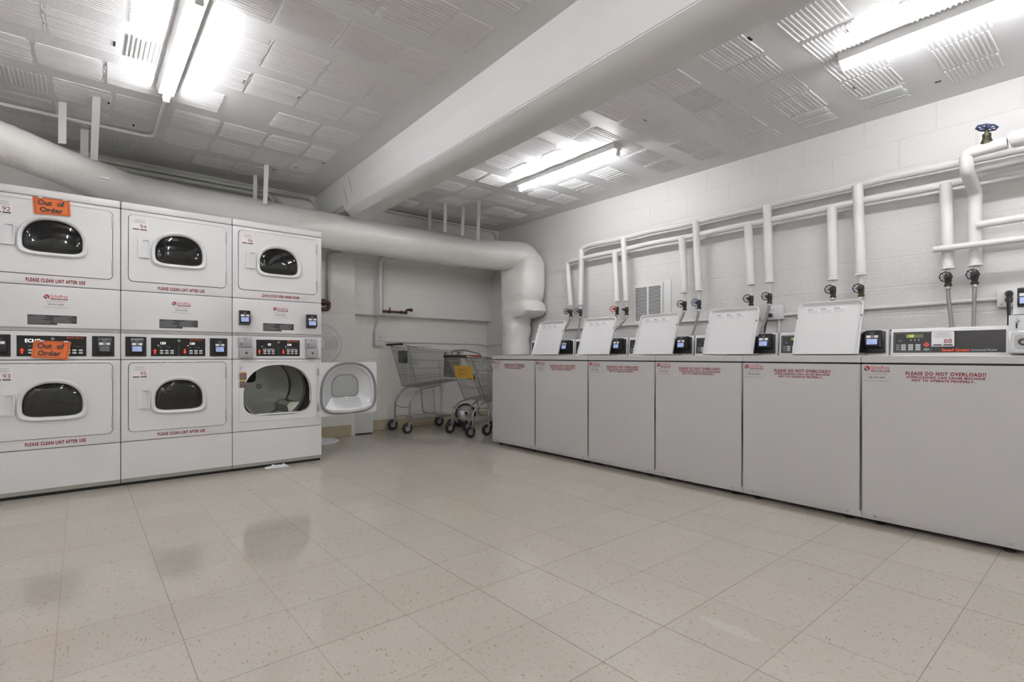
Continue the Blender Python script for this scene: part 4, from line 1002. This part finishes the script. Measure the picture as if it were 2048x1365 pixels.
# ------------------------------------------------------------------ washers
WW, WD, WTOP = .634, .66, .889
def washer(k, label, closed=False, num=None):
    yl = 4.093 - .638 * k
    t = thing('washer', label, 'washing machine', (3.174 + WD / 2, yl - .319, 0), R(-90), 'top load washers')
    off = Vector((-.319, -WD / 2, 0)); a0, a1 = .0010, .6370
    def fin(c, nm, ms, par=t): c.bm.transform(Matrix.Translation(off)); return c.build(nm, ms, par)
    c = MB(); c.prism([(.0, .843), (WD, .843), (WD, .03), (.012, .028), (.0, .062)], a0, a1, 0, plane='yz')
    bmesh.ops.bevel(c.bm, geom=[e for e in c.bm.edges if abs(e.verts[0].co.y - e.verts[1].co.y) < 1e-5 and e.verts[0].co.y < .001 and abs(e.verts[0].co.x - e.verts[1].co.x) < 1e-5], offset=.005, segments=3, affect='EDGES')
    c.box(a0 + .004, .006, .842, a1 - .004, WD - .01, .853, 1)
    for xx in (.06, .575): c.lathe([(.007, 0), (.006, .003), (.002, .004), (0, .004)], (xx, .004, .050), (0, -1, 0), 10, 2)
    for xx in (.07, .565):
        for yy in (.06, .6): c.lathe([(.020, 0), (.020, .008), (.008, .012), (.008, .035)], (xx, yy, 0), (0, 0, 1), 10, 1)
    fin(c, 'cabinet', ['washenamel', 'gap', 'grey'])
    # worktop with its loading hole
    c = MB(); hole = rrect(.125, .075, .510, .430, .05, 5)
    c.prism(rrect(a0 - .001, -.004, a1 + .001, WD, .010, 4), .8525, .886, 0, holes=[hole], plane='xy')
    o_ = rrect(a0 - .001, -.004, a1 + .001, WD, .010, 4); oi = rrect(a0 + .003, .0, a1 - .003, WD - .004, .008, 4)
    A = [c.v((p[0], p[1], .886)) for p in o_]; B = [c.v((p[0], p[1], WTOP)) for p in oi]
    for i in range(len(A)): c.face([A[i], A[(i + 1) % len(A)], B[(i + 1) % len(A)], B[i]])
    Hh = [c.v((p[0], p[1], WTOP)) for p in hole]; Hl = [c.v((p[0], p[1], .886)) for p in hole]
    for i in range(len(Hh)): c.face([Hh[i], Hh[(i + 1) % len(Hh)], Hl[(i + 1) % len(Hh)], Hl[i]])
    tri = tessellate_polygon([[Vector((p[0], p[1], 0)) for p in l] for l in (oi, hole)]); vv = B + Hh
    for q in tri: c.face([vv[i] for i in q])
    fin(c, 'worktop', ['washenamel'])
    c = MB(); c.lathe([(.20, .0), (.205, -.02), (.22, -.06), (.22, -.5), (0, -.5)], (.318, .28, .85), (0, 0, 1), 32, 0); c.lathe([(.03, 0), (.05, -.2), (.09, -.28)], (.318, .28, .62), (0, 0, 1), 20, 1)
    c.bm.transform(Matrix.Diagonal((.88, .80, 1, 1)) @ Matrix.Translation((.043, .07, 0)))
    fin(c, 'wash_basket', ['steel', 'enamel_in'])
    # lid
    if closed:
        c = MB(); c.prism(rrect(.115, .065, .520, .445, .03, 4), WTOP + .001, WTOP + .010, 0, plane='xy'); fin(c, 'lid', ['enamel'])
    else:
        c = MB(); x0, x1 = .128, .504; L_ = .362; lean = math.atan2(.118, .343)
        def lz(p): # p=(x, depth offset forward, along)
            return (p[0], .433 + p[2] * math.sin(lean) - p[1] * math.cos(lean), .893 + p[2] * math.cos(lean) + p[1] * math.sin(lean))
        out = [(x0, 0), (x1, 0)] + [q for q in rrect(x0, 0, x1, L_, .032, 6) if q[1] > .2]
        inn = [(x0 + .010, .0), (x1 - .010, .0)] + [q for q in rrect(x0 + .010, 0, x1 - .010, L_ - .010, .024, 6) if q[1] > .2]
        in2 = [(x0 + .014, .0), (x1 - .014, .0)] + [q for q in rrect(x0 + .014, 0, x1 - .014, L_ - .020, .022, 6) if q[1] > .2]
        rings = [[c.v(lz((q[0], d, q[1]))) for q in L2] for L2, d in ((out, 0), (out, .018), ([((a[0] + d_[0]) / 2, (a[1] + d_[1]) / 2) for a, d_ in zip(out, inn)], .021), (inn, .018), (in2, .004))]
        for A, B in zip(rings, rings[1:]):
            for i in range(len(A)): c.face([A[i], A[(i + 1) % len(A)], B[(i + 1) % len(A)], B[i]])
        c.face(rings[0]); c.face(rings[-1])
        lid = fin(c, 'lid', ['enamel'])
        c = MB(); e = .0052
        def q4(u0, v0, u1, v1, m, e_=e): c.face([c.v(lz(p)) for p in ((u0, e_, v0), (u1, e_, v0), (u1, e_, v1), (u0, e_, v1))], m)
        q4(.178, L_ - .078, .412, L_ - .040, 0)
        for j in range(3):
            q4(.182 + j * .078, L_ - .050, .215 + j * .078, L_ - .046, 1, e + .0006)
            for i in range(4): q4(.182 + j * .078, L_ - .075 + i * .006, .182 + j * .078 + (.07 - .008 * (i % 2)), L_ - .0735 + i * .006, 2, e + .0006)
        fin(c, 'instruction_sticker', ['sticker', 'ink', 'lightink'], lid)
        for xx in (x0 + .004, x1 - .004):
            c = MB(); p = Vector(lz((xx, .019, L_ - .110))); c.lathe([(.006, 0), (.006, .004), (.003, .006), (0, .006)], p, (0, -math.cos(lean), math.sin(lean)), 10); fin(c, 'bumper', ['gasket'], lid)
    # console
    c = MB(); c.prism([(.516, WTOP), (.520, .893), (.531, 1.036), (.538, 1.046), (.645, 1.050), (.655, 1.03), (.655, WTOP)], a0, a1, 0, plane='yz')
    bmesh.ops.bevel(c.bm, geom=[e for e in c.bm.edges if abs(e.verts[0].co.x - e.verts[1].co.x) < 1e-5 and e.verts[0].co.y < .54 and e.verts[1].co.y < .54], offset=.006, segments=2, affect='EDGES')
    c.lathe([(.0055, 0), (.005, .002), (0, .002)], (.262, .575, 1.0475), (0, -.1, 1), 10, 1)
    con = fin(c, 'console', ['enamel', 'gap'])
    sl = lambda z: .520 + (.011) * (z - .893) / .143
    c = MB()
    def pr(u0, z0, u1, z1, m, d=.0012, r=0):
        pts = rrect(u0, z0, u1, z1, r, 3) if r else [(u0, z0), (u1, z0), (u1, z1), (u0, z1)]
        c.face([c.v((p[0], sl(p[1]) - d, p[1])) for p in pts], m)
    def ptx(s_, size, u, z, m, d=.0022, **kw):
        n0 = len(c.bm.verts); c.text(s_, size, u, z, 0, m, **kw); c.bm.verts.ensure_lookup_table()
        for v in c.bm.verts[n0:]: v.co.y = sl(v.co.z) - d
    pr(.016, .906, .502, 1.026, 0)
    for (u0, z0, u1, z1) in ((.022, .914, .196, .9155), (.022, 1.0185, .196, 1.020), (.022, .914, .0235, 1.020), (.1945, .914, .196, 1.020)): pr(u0, z0, u1, z1, 2, .0018)
    pr(.076, .992, .158, 1.012, 7, .0018); ptx('150', .022, .084, .9945, 1, bold=.012, shear=.2)
    ptx('A', .014, .045, .975, 2, bold=.02); pr(.040, .972, .062, .974, 2, .002)
    for u in (.098, .116, .134): pr(u, .974, u + .006, .984, 2, .002)
    for r_ in range(3):
        pr(.030, .922 + r_ * .012, .048, .929 + r_ * .012, 2, .0018)
        for q in range(3): pr(.054 + q * .034, .920 + r_ * .0125, .078 + q * .034, .929 + r_ * .0125, 3, .002, .002)
    pr(.158, .945, .188, .957, 4, .002, .005); pr(.164, .938, .182, .965, 4, .0019, .004); pr(.160, .920, .186, .929, 5, .002, .002)
    if closed:
        ptx('Speed Queen', .020, .240, .914, 6, bold=.035, width=.118); ptx('Commercial Washer', .018, .364, .914, 3, width=.105)
    fin(c, 'control_panel', ['wpanel', 'seggreen', 'lightink', 'key', 'keyred', 'keygreen', 'orangeink', 'olive'])
    if not closed:
        c = MB(); c.box(.506, .500, .905, .618, .525, 1.036, 0, .003); fin(c, 'reader_plate', ['black'])
        o = reader(t, .532, .606, .932, 1.040, .440, .505); o.data.transform(Matrix.Translation(off))
        c = MB(); c.prism([(.51, .896), (.505, .890), (.45, .893), (.45, .897)], .50, .53, 0, plane='yz')
        fin(c, 'reader_bracket', ['steel'])
    else:
        c = MB(); sh = sl(.94) - .0022
        n0 = set(bpy.data.objects)
        sticker_on(t, .197, .940, .296, 1.024, num, .515)
        for o in set(bpy.data.objects) - n0: o.data.transform(Matrix.Translation(off))
        c = MB(); c.box(.518, .435, .900, .634, .60, 1.016, 0, .003); c.prism(rrect(.530, .908, .622, 1.008, .012, 4), .430, .436, 0)
        c.prism(rrect(.543, .922, .606, .994, .014, 4), .424, .431, 1); c.lathe([(.018, 0), (.018, .006), (.010, .008), (.010, 0)], (.575, .424, .958), (0, -1, 0), 20, 2)
        for xx in (.537, .614):
            for zz in (.916, 1.0): c.lathe([(.004, 0), (.0035, .002), (0, .002)], (xx, .430, zz), (0, -1, 0), 8, 1)
        fin(c, 'coin_box', ['steel', 'grey', 'brass'])
        c = MB(); c.prism([(.455, 1.017), (.470, 1.095), (.60, 1.10), (.60, 1.017)], .518, .634, 0, plane='yz')
        c.box(.545, .4535, 1.028, .551, .462, 1.052, 1); c.tube([(.548, .460, 1.088), (.552, .458, 1.075), (.556, .455, 1.066), (.550, .450, 1.060), (.544, .452, 1.060)], .003, 8, 2)
        c.text('T', .012, .575, 1.072, .461, 1); fin(c, 'coin_slot', ['grey', 'ink', 'steel'])
        c = MB(); c.prism([(.50, 1.10), (.53, 1.24), (.60, 1.24), (.60, 1.10)], .530, .634, 0, plane='yz'); fin(c, 'reader_mount', ['enamel_in'])
        o = reader(t, .548, .626, 1.130, 1.235, .475, .53); o.data.transform(Matrix.Translation(off))
    # decals on the front
    n0 = set(bpy.data.objects)
    logo(t, .014, .836, .112, -.0008)
    b = MB(); e = -.0008
    b.text('PLEASE DO NOT OVERLOAD!!', .0235, .343, .792, e, 0, width=.300, align='C', bold=.040, sp=1.18)
    b.text('OVERLOADING CAN CAUSE MACHINE', .0150, .343, .7765, e, 0, width=.294, align='C', bold=.045, sp=1.2)
    b.text('NOT TO OPERATE PROPERLY..', .0150, .338, .761, e, 0, width=.240, align='C', bold=.045, sp=1.2)
    b.build('overload_notice', ['redink'], t)
    for o in set(bpy.data.objects) - n0: o.data.transform(Matrix.Translation(off))
    return t
washer(0, 'white washer with open lid at the far end, beside the shopping carts')
washer(1, 'white washer with open lid, second from the carts, below the red valve')
washer(2, 'white washer with open lid standing in front of the wall vent')
washer(3, 'white washer with open lid between the vent and the corded outlet')
washer(4, 'white washer with the nearest and largest open lid')
washer(5, 'white washer with closed lid and number 88 sticker, nearest the camera', True, '88')

# ------------------------------------------------------------------ shopping carts
def cart(x, y, rz, label, scale=(1, 1, 1), handle_mat='rubber', zt=.99, zf=.93, zbr=.52, zbf=.59, L=.74, Wt=.46, rear_lean=.13, hz=1.015, style=0):
    """cart pointing along local +x, rear wheels at x=0, centred on y=0"""
    t = thing('shopping_cart', label, 'shopping cart', (x, y, 0), rz, 'wire shopping carts')
    wt, wb = Wt / 2, Wt / 2 - .035; r = .0019
    def side(f, g, s_): # f 0..1 rear->front, g 0..1 bottom->top
        xt = -.02 + (L + .02) * f; xb = -.02 + rear_lean + (L - .06 - rear_lean + .02) * f
        zt_ = zt + (zf - zt) * f; zb_ = zbr + (zbf - zbr) * f
        wf_t = wt - .05 * f; wf_b = wb - .05 * f
        return (xb + (xt - xb) * g, s_ * (wf_b + (wf_t - wf_b) * g), zb_ + (zt_ - zb_) * g)
    b = MB(); n = 30
    for s_ in (-1, 1):
        for i in range(n + 1): b.tube([side(i / n, 0, s_), side(i / n, 1, s_)], r, 4)
        for g in (0, .22, .45, .68, .92, 1.0): b.tube([side(0, g, s_), side(1, g, s_)], r * (1.9 if g in (0, 1.0) else 1.3), 5)
    m_ = 16
    for i in range(m_ + 1):
        k = -1 + 2 * i / m_
        for f in (0, 1):
            p, q = side(f, 0, 1), side(f, 1, 1); b.tube([(p[0], p[1] * k, p[2]), (q[0], q[1] * k, q[2])], r, 4)
        p, q = side(0, 0, 1), side(1, 0, 1); b.tube([(p[0], p[1] * k, p[2]), (q[0], q[1] * k, q[2])], r, 4)
    for f in (0, 1):
        for g in (0, .3, .6, 1.0): b.tube([side(f, g, -1), side(f, g, 1)], r * 1.5, 5)
    for f in (.2, .4, .6, .8): b.tube([side(f, 0, -1), side(f, 0, 1)], r * 1.5, 5)
    b.build('basket', 'chrome', t)
    # frame: legs curve from the basket floor to the casters, base runs forward
    b = MB()
    for s_ in (-1, 1):
        b.tube(bend([(.42, s_ * wb * .92, zbr + .02), (.13, s_ * wb * .95, zbr - .02), (.015, s_ * wt * .86, zbr - .16 if style == 0 else .27), (.015, s_ * wt * .86, .125)], .06, 6), .010, 10)
        b.tube(bend([(.34, s_ * wb * .8, zbr), (.36, s_ * wb * .8, .20), (.42, s_ * wb * .78, .175), (.60, s_ * wb * .7, .165)], .04), .009, 8)
        b.tube([(.015, s_ * wt * .86, .16), (.60, s_ * wb * .7, .165)], .009, 8)
        b.tube([(-.02, s_ * wt * .98, zt), side(0, 0, s_)], .006, 8)
    b.tube(bend([(.015, -wt * .86, .30), (.0, 0, .285), (.015, wt * .86, .30)], .1), .005, 6)
    b.tube([(.60, -wb * .7, .165), (.60, wb * .7, .165)], .009, 8)
    b.build('frame', 'chrome', t)
    b = MB()
    for i in range(9): k = (-1 + 2 * i / 8) * wb * .75; b.tube([(.06, k, .170), (.58, k * .9, .178)], .003, 5)
    for xx in (.08, .25, .42, .56): b.tube([(xx, -wb * .74, .176), (xx, wb * .74, .176)], .004, 5)
    b.build('bottom_rack', 'grey', t)
    b = MB()
    for s_ in (-1, 1): b.tube(bend([side(.12, 1, s_), (-.04, s_ * wt * .98, hz - .01), (-.075, s_ * wt * .9, hz)], .02), .007, 8)
    b.build('handle_bracket', 'chrome', t)
    b = MB(); b.tube([(-.08, -wt * .93, hz), (-.08, wt * .93, hz)], .0135, 12); b.build('handle', handle_mat, t)
    for (cx, s_) in ((-.015, 1), (-.015, -1), (.585, .78), (.585, -.78)):
        w_ = bpy.data.objects.new('caster', None)
        b = MB(); cy = s_ * wt * .86
        b.lathe([(.0, .013), (.030, .013), (.034, .014), (.054, .014), (.0625, .008), (.0625, -.008), (.054, -.014), (.034, -.014), (.030, -.013), (0, -.013)], (cx, cy, .0625), (0, 1, 0), 24, 0)
        b.lathe([(0, .0155), (.008, .0155), (.030, .0145), (.030, -.0145), (.008, -.0155), (0, -.0155)], (cx, cy, .0625), (0, 1, 0), 20, 1)
        for q in (-1, 1): b.prism([(cx - .010, .055), (cx + .010, .055), (cx + .042, .125), (cx + .005, .125)], cy + q * .019 - .0015, cy + q * .019 + .0015, 2)
        b.box(cx + .005, cy - .021, .122, cx + .045, cy + .021, .128, 2)
        b.build('caster', ['rubber', 'wheelgrey', 'steel'], t)
    return t, side, wt
ct, side, wt = cart(2.865, 5.425, R(-3), 'grey wire shopping cart along the back wall with dark panel in its seat')
b = MB(); b.box(.01, -.13, .80, .022, .10, .945, 0, .003); b.rect(.0, 0, 0, 0, 0, 0)
b.build('seat_panel', ['advert'], ct)
b = MB()
for i in range(12): k = -.19 + .38 * i / 11; b.tube([(-.005, k, .96), (.13, k, .79)], .0019, 4)
b.tube([(.13, -.19, .79), (.13, .19, .79)], .003, 5); b.tube([(.20, -.2, .98), (.20, .2, .98)], .003, 5); b.tube(bend([(.0, -.17, .985), (.1, -.19, 1.0), (.3, -.2, .99)], .05), .003, 5)
b.build('child_seat', 'chrome', ct)
b = MB(); b.box(.665, -.17, .62, .700, -.155, .93, 0); b.box(.665, .155, .62, .70, .17, .93, 0); b.box(.67, -.17, .62, .68, .17, .90, 0); b.build('corner_bracket', 'olive', ct)
cb, side, wt = cart(3.245, 4.75, R(0), 'wire shopping cart with black handle and yellow note, at the nested pair', zt=.865, zf=.84, zbr=.385, zbf=.45, L=.72, Wt=.47, rear_lean=.21, hz=.880, style=1)
cc, side, wt = cart(3.475, 4.75, R(0), 'wire shopping cart with red handle nested into the one with the note', zt=.862, zf=.84, zbr=.387, zbf=.45, L=.60, Wt=.44, rear_lean=.21, hz=.882, style=1, handle_mat='wheelred')
b = MB(); b.tube(bend([(0, .22, -.02), (.03, .20, .045), (.05, 0, .05), (.13, -.22, .0), (.16, -.225, -.08)], .06), .009, 10); b.build('bent_tube', 'chrome', cb, loc=(.0, 0, .90))
# yellow note
b = MB(); b.box(-.001, -.165, -.07, .001, .165, .07, 0)
def ntx(s_, z):
    vs, fs = font_mesh(s_, 0.0); x1 = max(v.x for v in vs); nv = [b.v((-.0018, .09 - v.x * .034 * 1.2, z + v.y * .034)) for v in vs]
    for f in fs: b.face([nv[i] for i in f], 1)
ntx('OUT - Up', .012); ntx('Down v', -.03)
o = b.build('paper_note', ['yellow', 'ink']); o.location = (3.135, 4.54, .712); o.rotation_euler = (0, R(-14), 0)
tag(o, 'yellow paper note with handwriting hung on the rear of a shopping cart', 'sign')
b = MB(); b.prism([(-.06, .635), (-.06, .78), (-.055, .78), (.035, .645), (.035, .635)], -.395, -.391, 0); b.bm.transform(Matrix.Translation((0, .17, 0)))
b.build('seat_panel', ['black'], cb, label='black card beside the yellow note')

# round drum seen low between the carts
t = thing('floor_blower', 'round grey drum blower with black rim on the floor behind the nested carts', 'blower', (3.70, 5.32, 0))
b = MB(); b.lathe([(.02, .07), (.07, .065), (.10, .04), (.115, 0), (.115, -.06), (0, -.06)], (0, 0, .155), (-.5, -1, .25), 28, 0); b.build('drum', 'grey', t)
b = MB(); b.lathe([(.112, -.01), (.130, -.005), (.132, .02), (.118, .028), (.112, .02)], (0, 0, .155), (-.5, -1, .25), 28, 0); b.build('rim', 'rubber', t)
b = MB(); b.box(-.10, -.04, 0, .10, .10, .05, 0, .01); b.build('foot', 'rubber', t)

# ------------------------------------------------------------------ fan, floor box, bag
t = thing('pedestal_fan', 'white pedestal fan mostly hidden behind the right dryer', 'fan', (1.86, 5.28, 0))
b = MB(); b.lathe([(0, .0), (.20, 0), (.205, .012), (.19, .026), (.06, .035), (.03, .06), (0, .06)], (0, 0, 0), (0, 0, 1), 36); b.build('base', 'enamel_in', t)
b = MB(); b.tube([(0, 0, .05), (0, 0, .95)], .014, 12); b.build('pole', 'enamel_in', t)
fa = Vector((-.34, -.94, 0)).normalized(); fc = Vector((0, -.03, 1.0))
b = MB(); b.lathe([(0, -.12), (.05, -.11), (.06, -.03), (.05, -.01)], fc, fa, 16); b.build('motor', 'enamel_in', t)
b = MB(); u = Vector((-fa.y, fa.x, 0)); v = Vector((0, 0, 1))
for rr in [.055 + .0135 * k for k in range(12)]:
    d = .055 * (1 - (rr / .21) ** 2); b.tube([fc + fa * (.02 + d) + (u * math.cos(2 * PI * i / 40) + v * math.sin(2 * PI * i / 40)) * rr for i in range(40)], .0011, 4, closed=True)
for k in range(36):
    a = 2 * PI * k / 36; dd = u * math.cos(a) + v * math.sin(a); b.tube([fc + fa * (.02 + .055 * (1 - (rr / .21) ** 2)) + dd * rr for rr in (.05, .12, .21)], .0012, 4)
    b.tube([fc + fa * (.02 - .05 * (1 - (rr / .21) ** 2)) + dd * rr for rr in (.05, .12, .21)], .0012, 4)
b.tube([fc + fa * .02 + (u * math.cos(2 * PI * i / 48) + v * math.sin(2 * PI * i / 48)) * .212 for i in range(48)], .006, 8, closed=True)
b.lathe([(0, .082), (.04, .080), (.05, .07)], fc, fa, 20); b.build('grille', 'enamel_in', t)
b = MB()
for k in range(3):
    a0_ = 2 * PI * k / 3; pts = []
    for rr, w0, w1 in ((.03, -.3, .3), (.10, -.45, .5), (.17, -.35, .55), (.185, .0, .35)):
        pts.append(((u * math.cos(a0_ + w0) + v * math.sin(a0_ + w0)) * rr + fa * .03, (u * math.cos(a0_ + w1) + v * math.sin(a0_ + w1)) * rr + fa * .005))
    for (p, q), (p2, q2) in zip(pts, pts[1:]):
        A = [b.v(fc + z_) for z_ in (p, q, q2, p2)]; B = [b.v(fc + z_ - fa * .003) for z_ in (p, q, q2, p2)]
        b.face(A); b.face(list(reversed(B)))
        for i in range(4): b.face([A[i], A[(i + 1) % 4], B[(i + 1) % 4], B[i]])
b.lathe([(0, .05), (.03, .045), (.035, .0)], fc, fa, 16); b.build('blades', 'enamel_in', t)
t = thing('floor_box', 'small white metal box on the floor under the open dryer door', 'box', (2.44, 5.60, 0))
b = MB(); b.box(-.105, -.085, .012, .125, .09, .345, 0, .008, 2); b.box(-.15, -.055, 0, -.11, .05, .345, 0, .006, 2); b.box(-.10, -.07, 0, .115, .08, .013, 1); b.build('box', ['enamel_in', 'gap'], t)
b = MB(); b.box(.055, -.092, .296, .105, -.084, .326, 0, .002); b.rect(.068, .303, .092, .318, -.0925, 1); b.build('latch', ['black', 'gasket'], t)
b = MB(); c0 = Vector((1.20, 4.35, 0)); n = 14; g = []
for j in range(7):
    g.append([])
    for i in range(n):
        x = -.085 + .17 * i / (n - 1); y = -.045 + .085 * j / 6
        edge = min(i, n - 1 - i, 2) / 2 * min(j, 6 - j, 2) / 2
        g[-1].append(b.v((x + .008 * nz(x * 30, y * 30), y + .010 * nz(x * 25 + 4, y * 9), .002 + .012 * edge * (1 + 1.2 * nz(x * 40, y * 40, 1, 3)))))
for j in range(6):
    for i in range(n - 1): b.face([g[j][i], g[j][i + 1], g[j + 1][i + 1], g[j + 1][i]])
o = b.build('plastic_bag', 'bag'); o.location = c0; tag(o, 'crumpled clear white plastic scrap on the floor under the right dryer', 'bag')
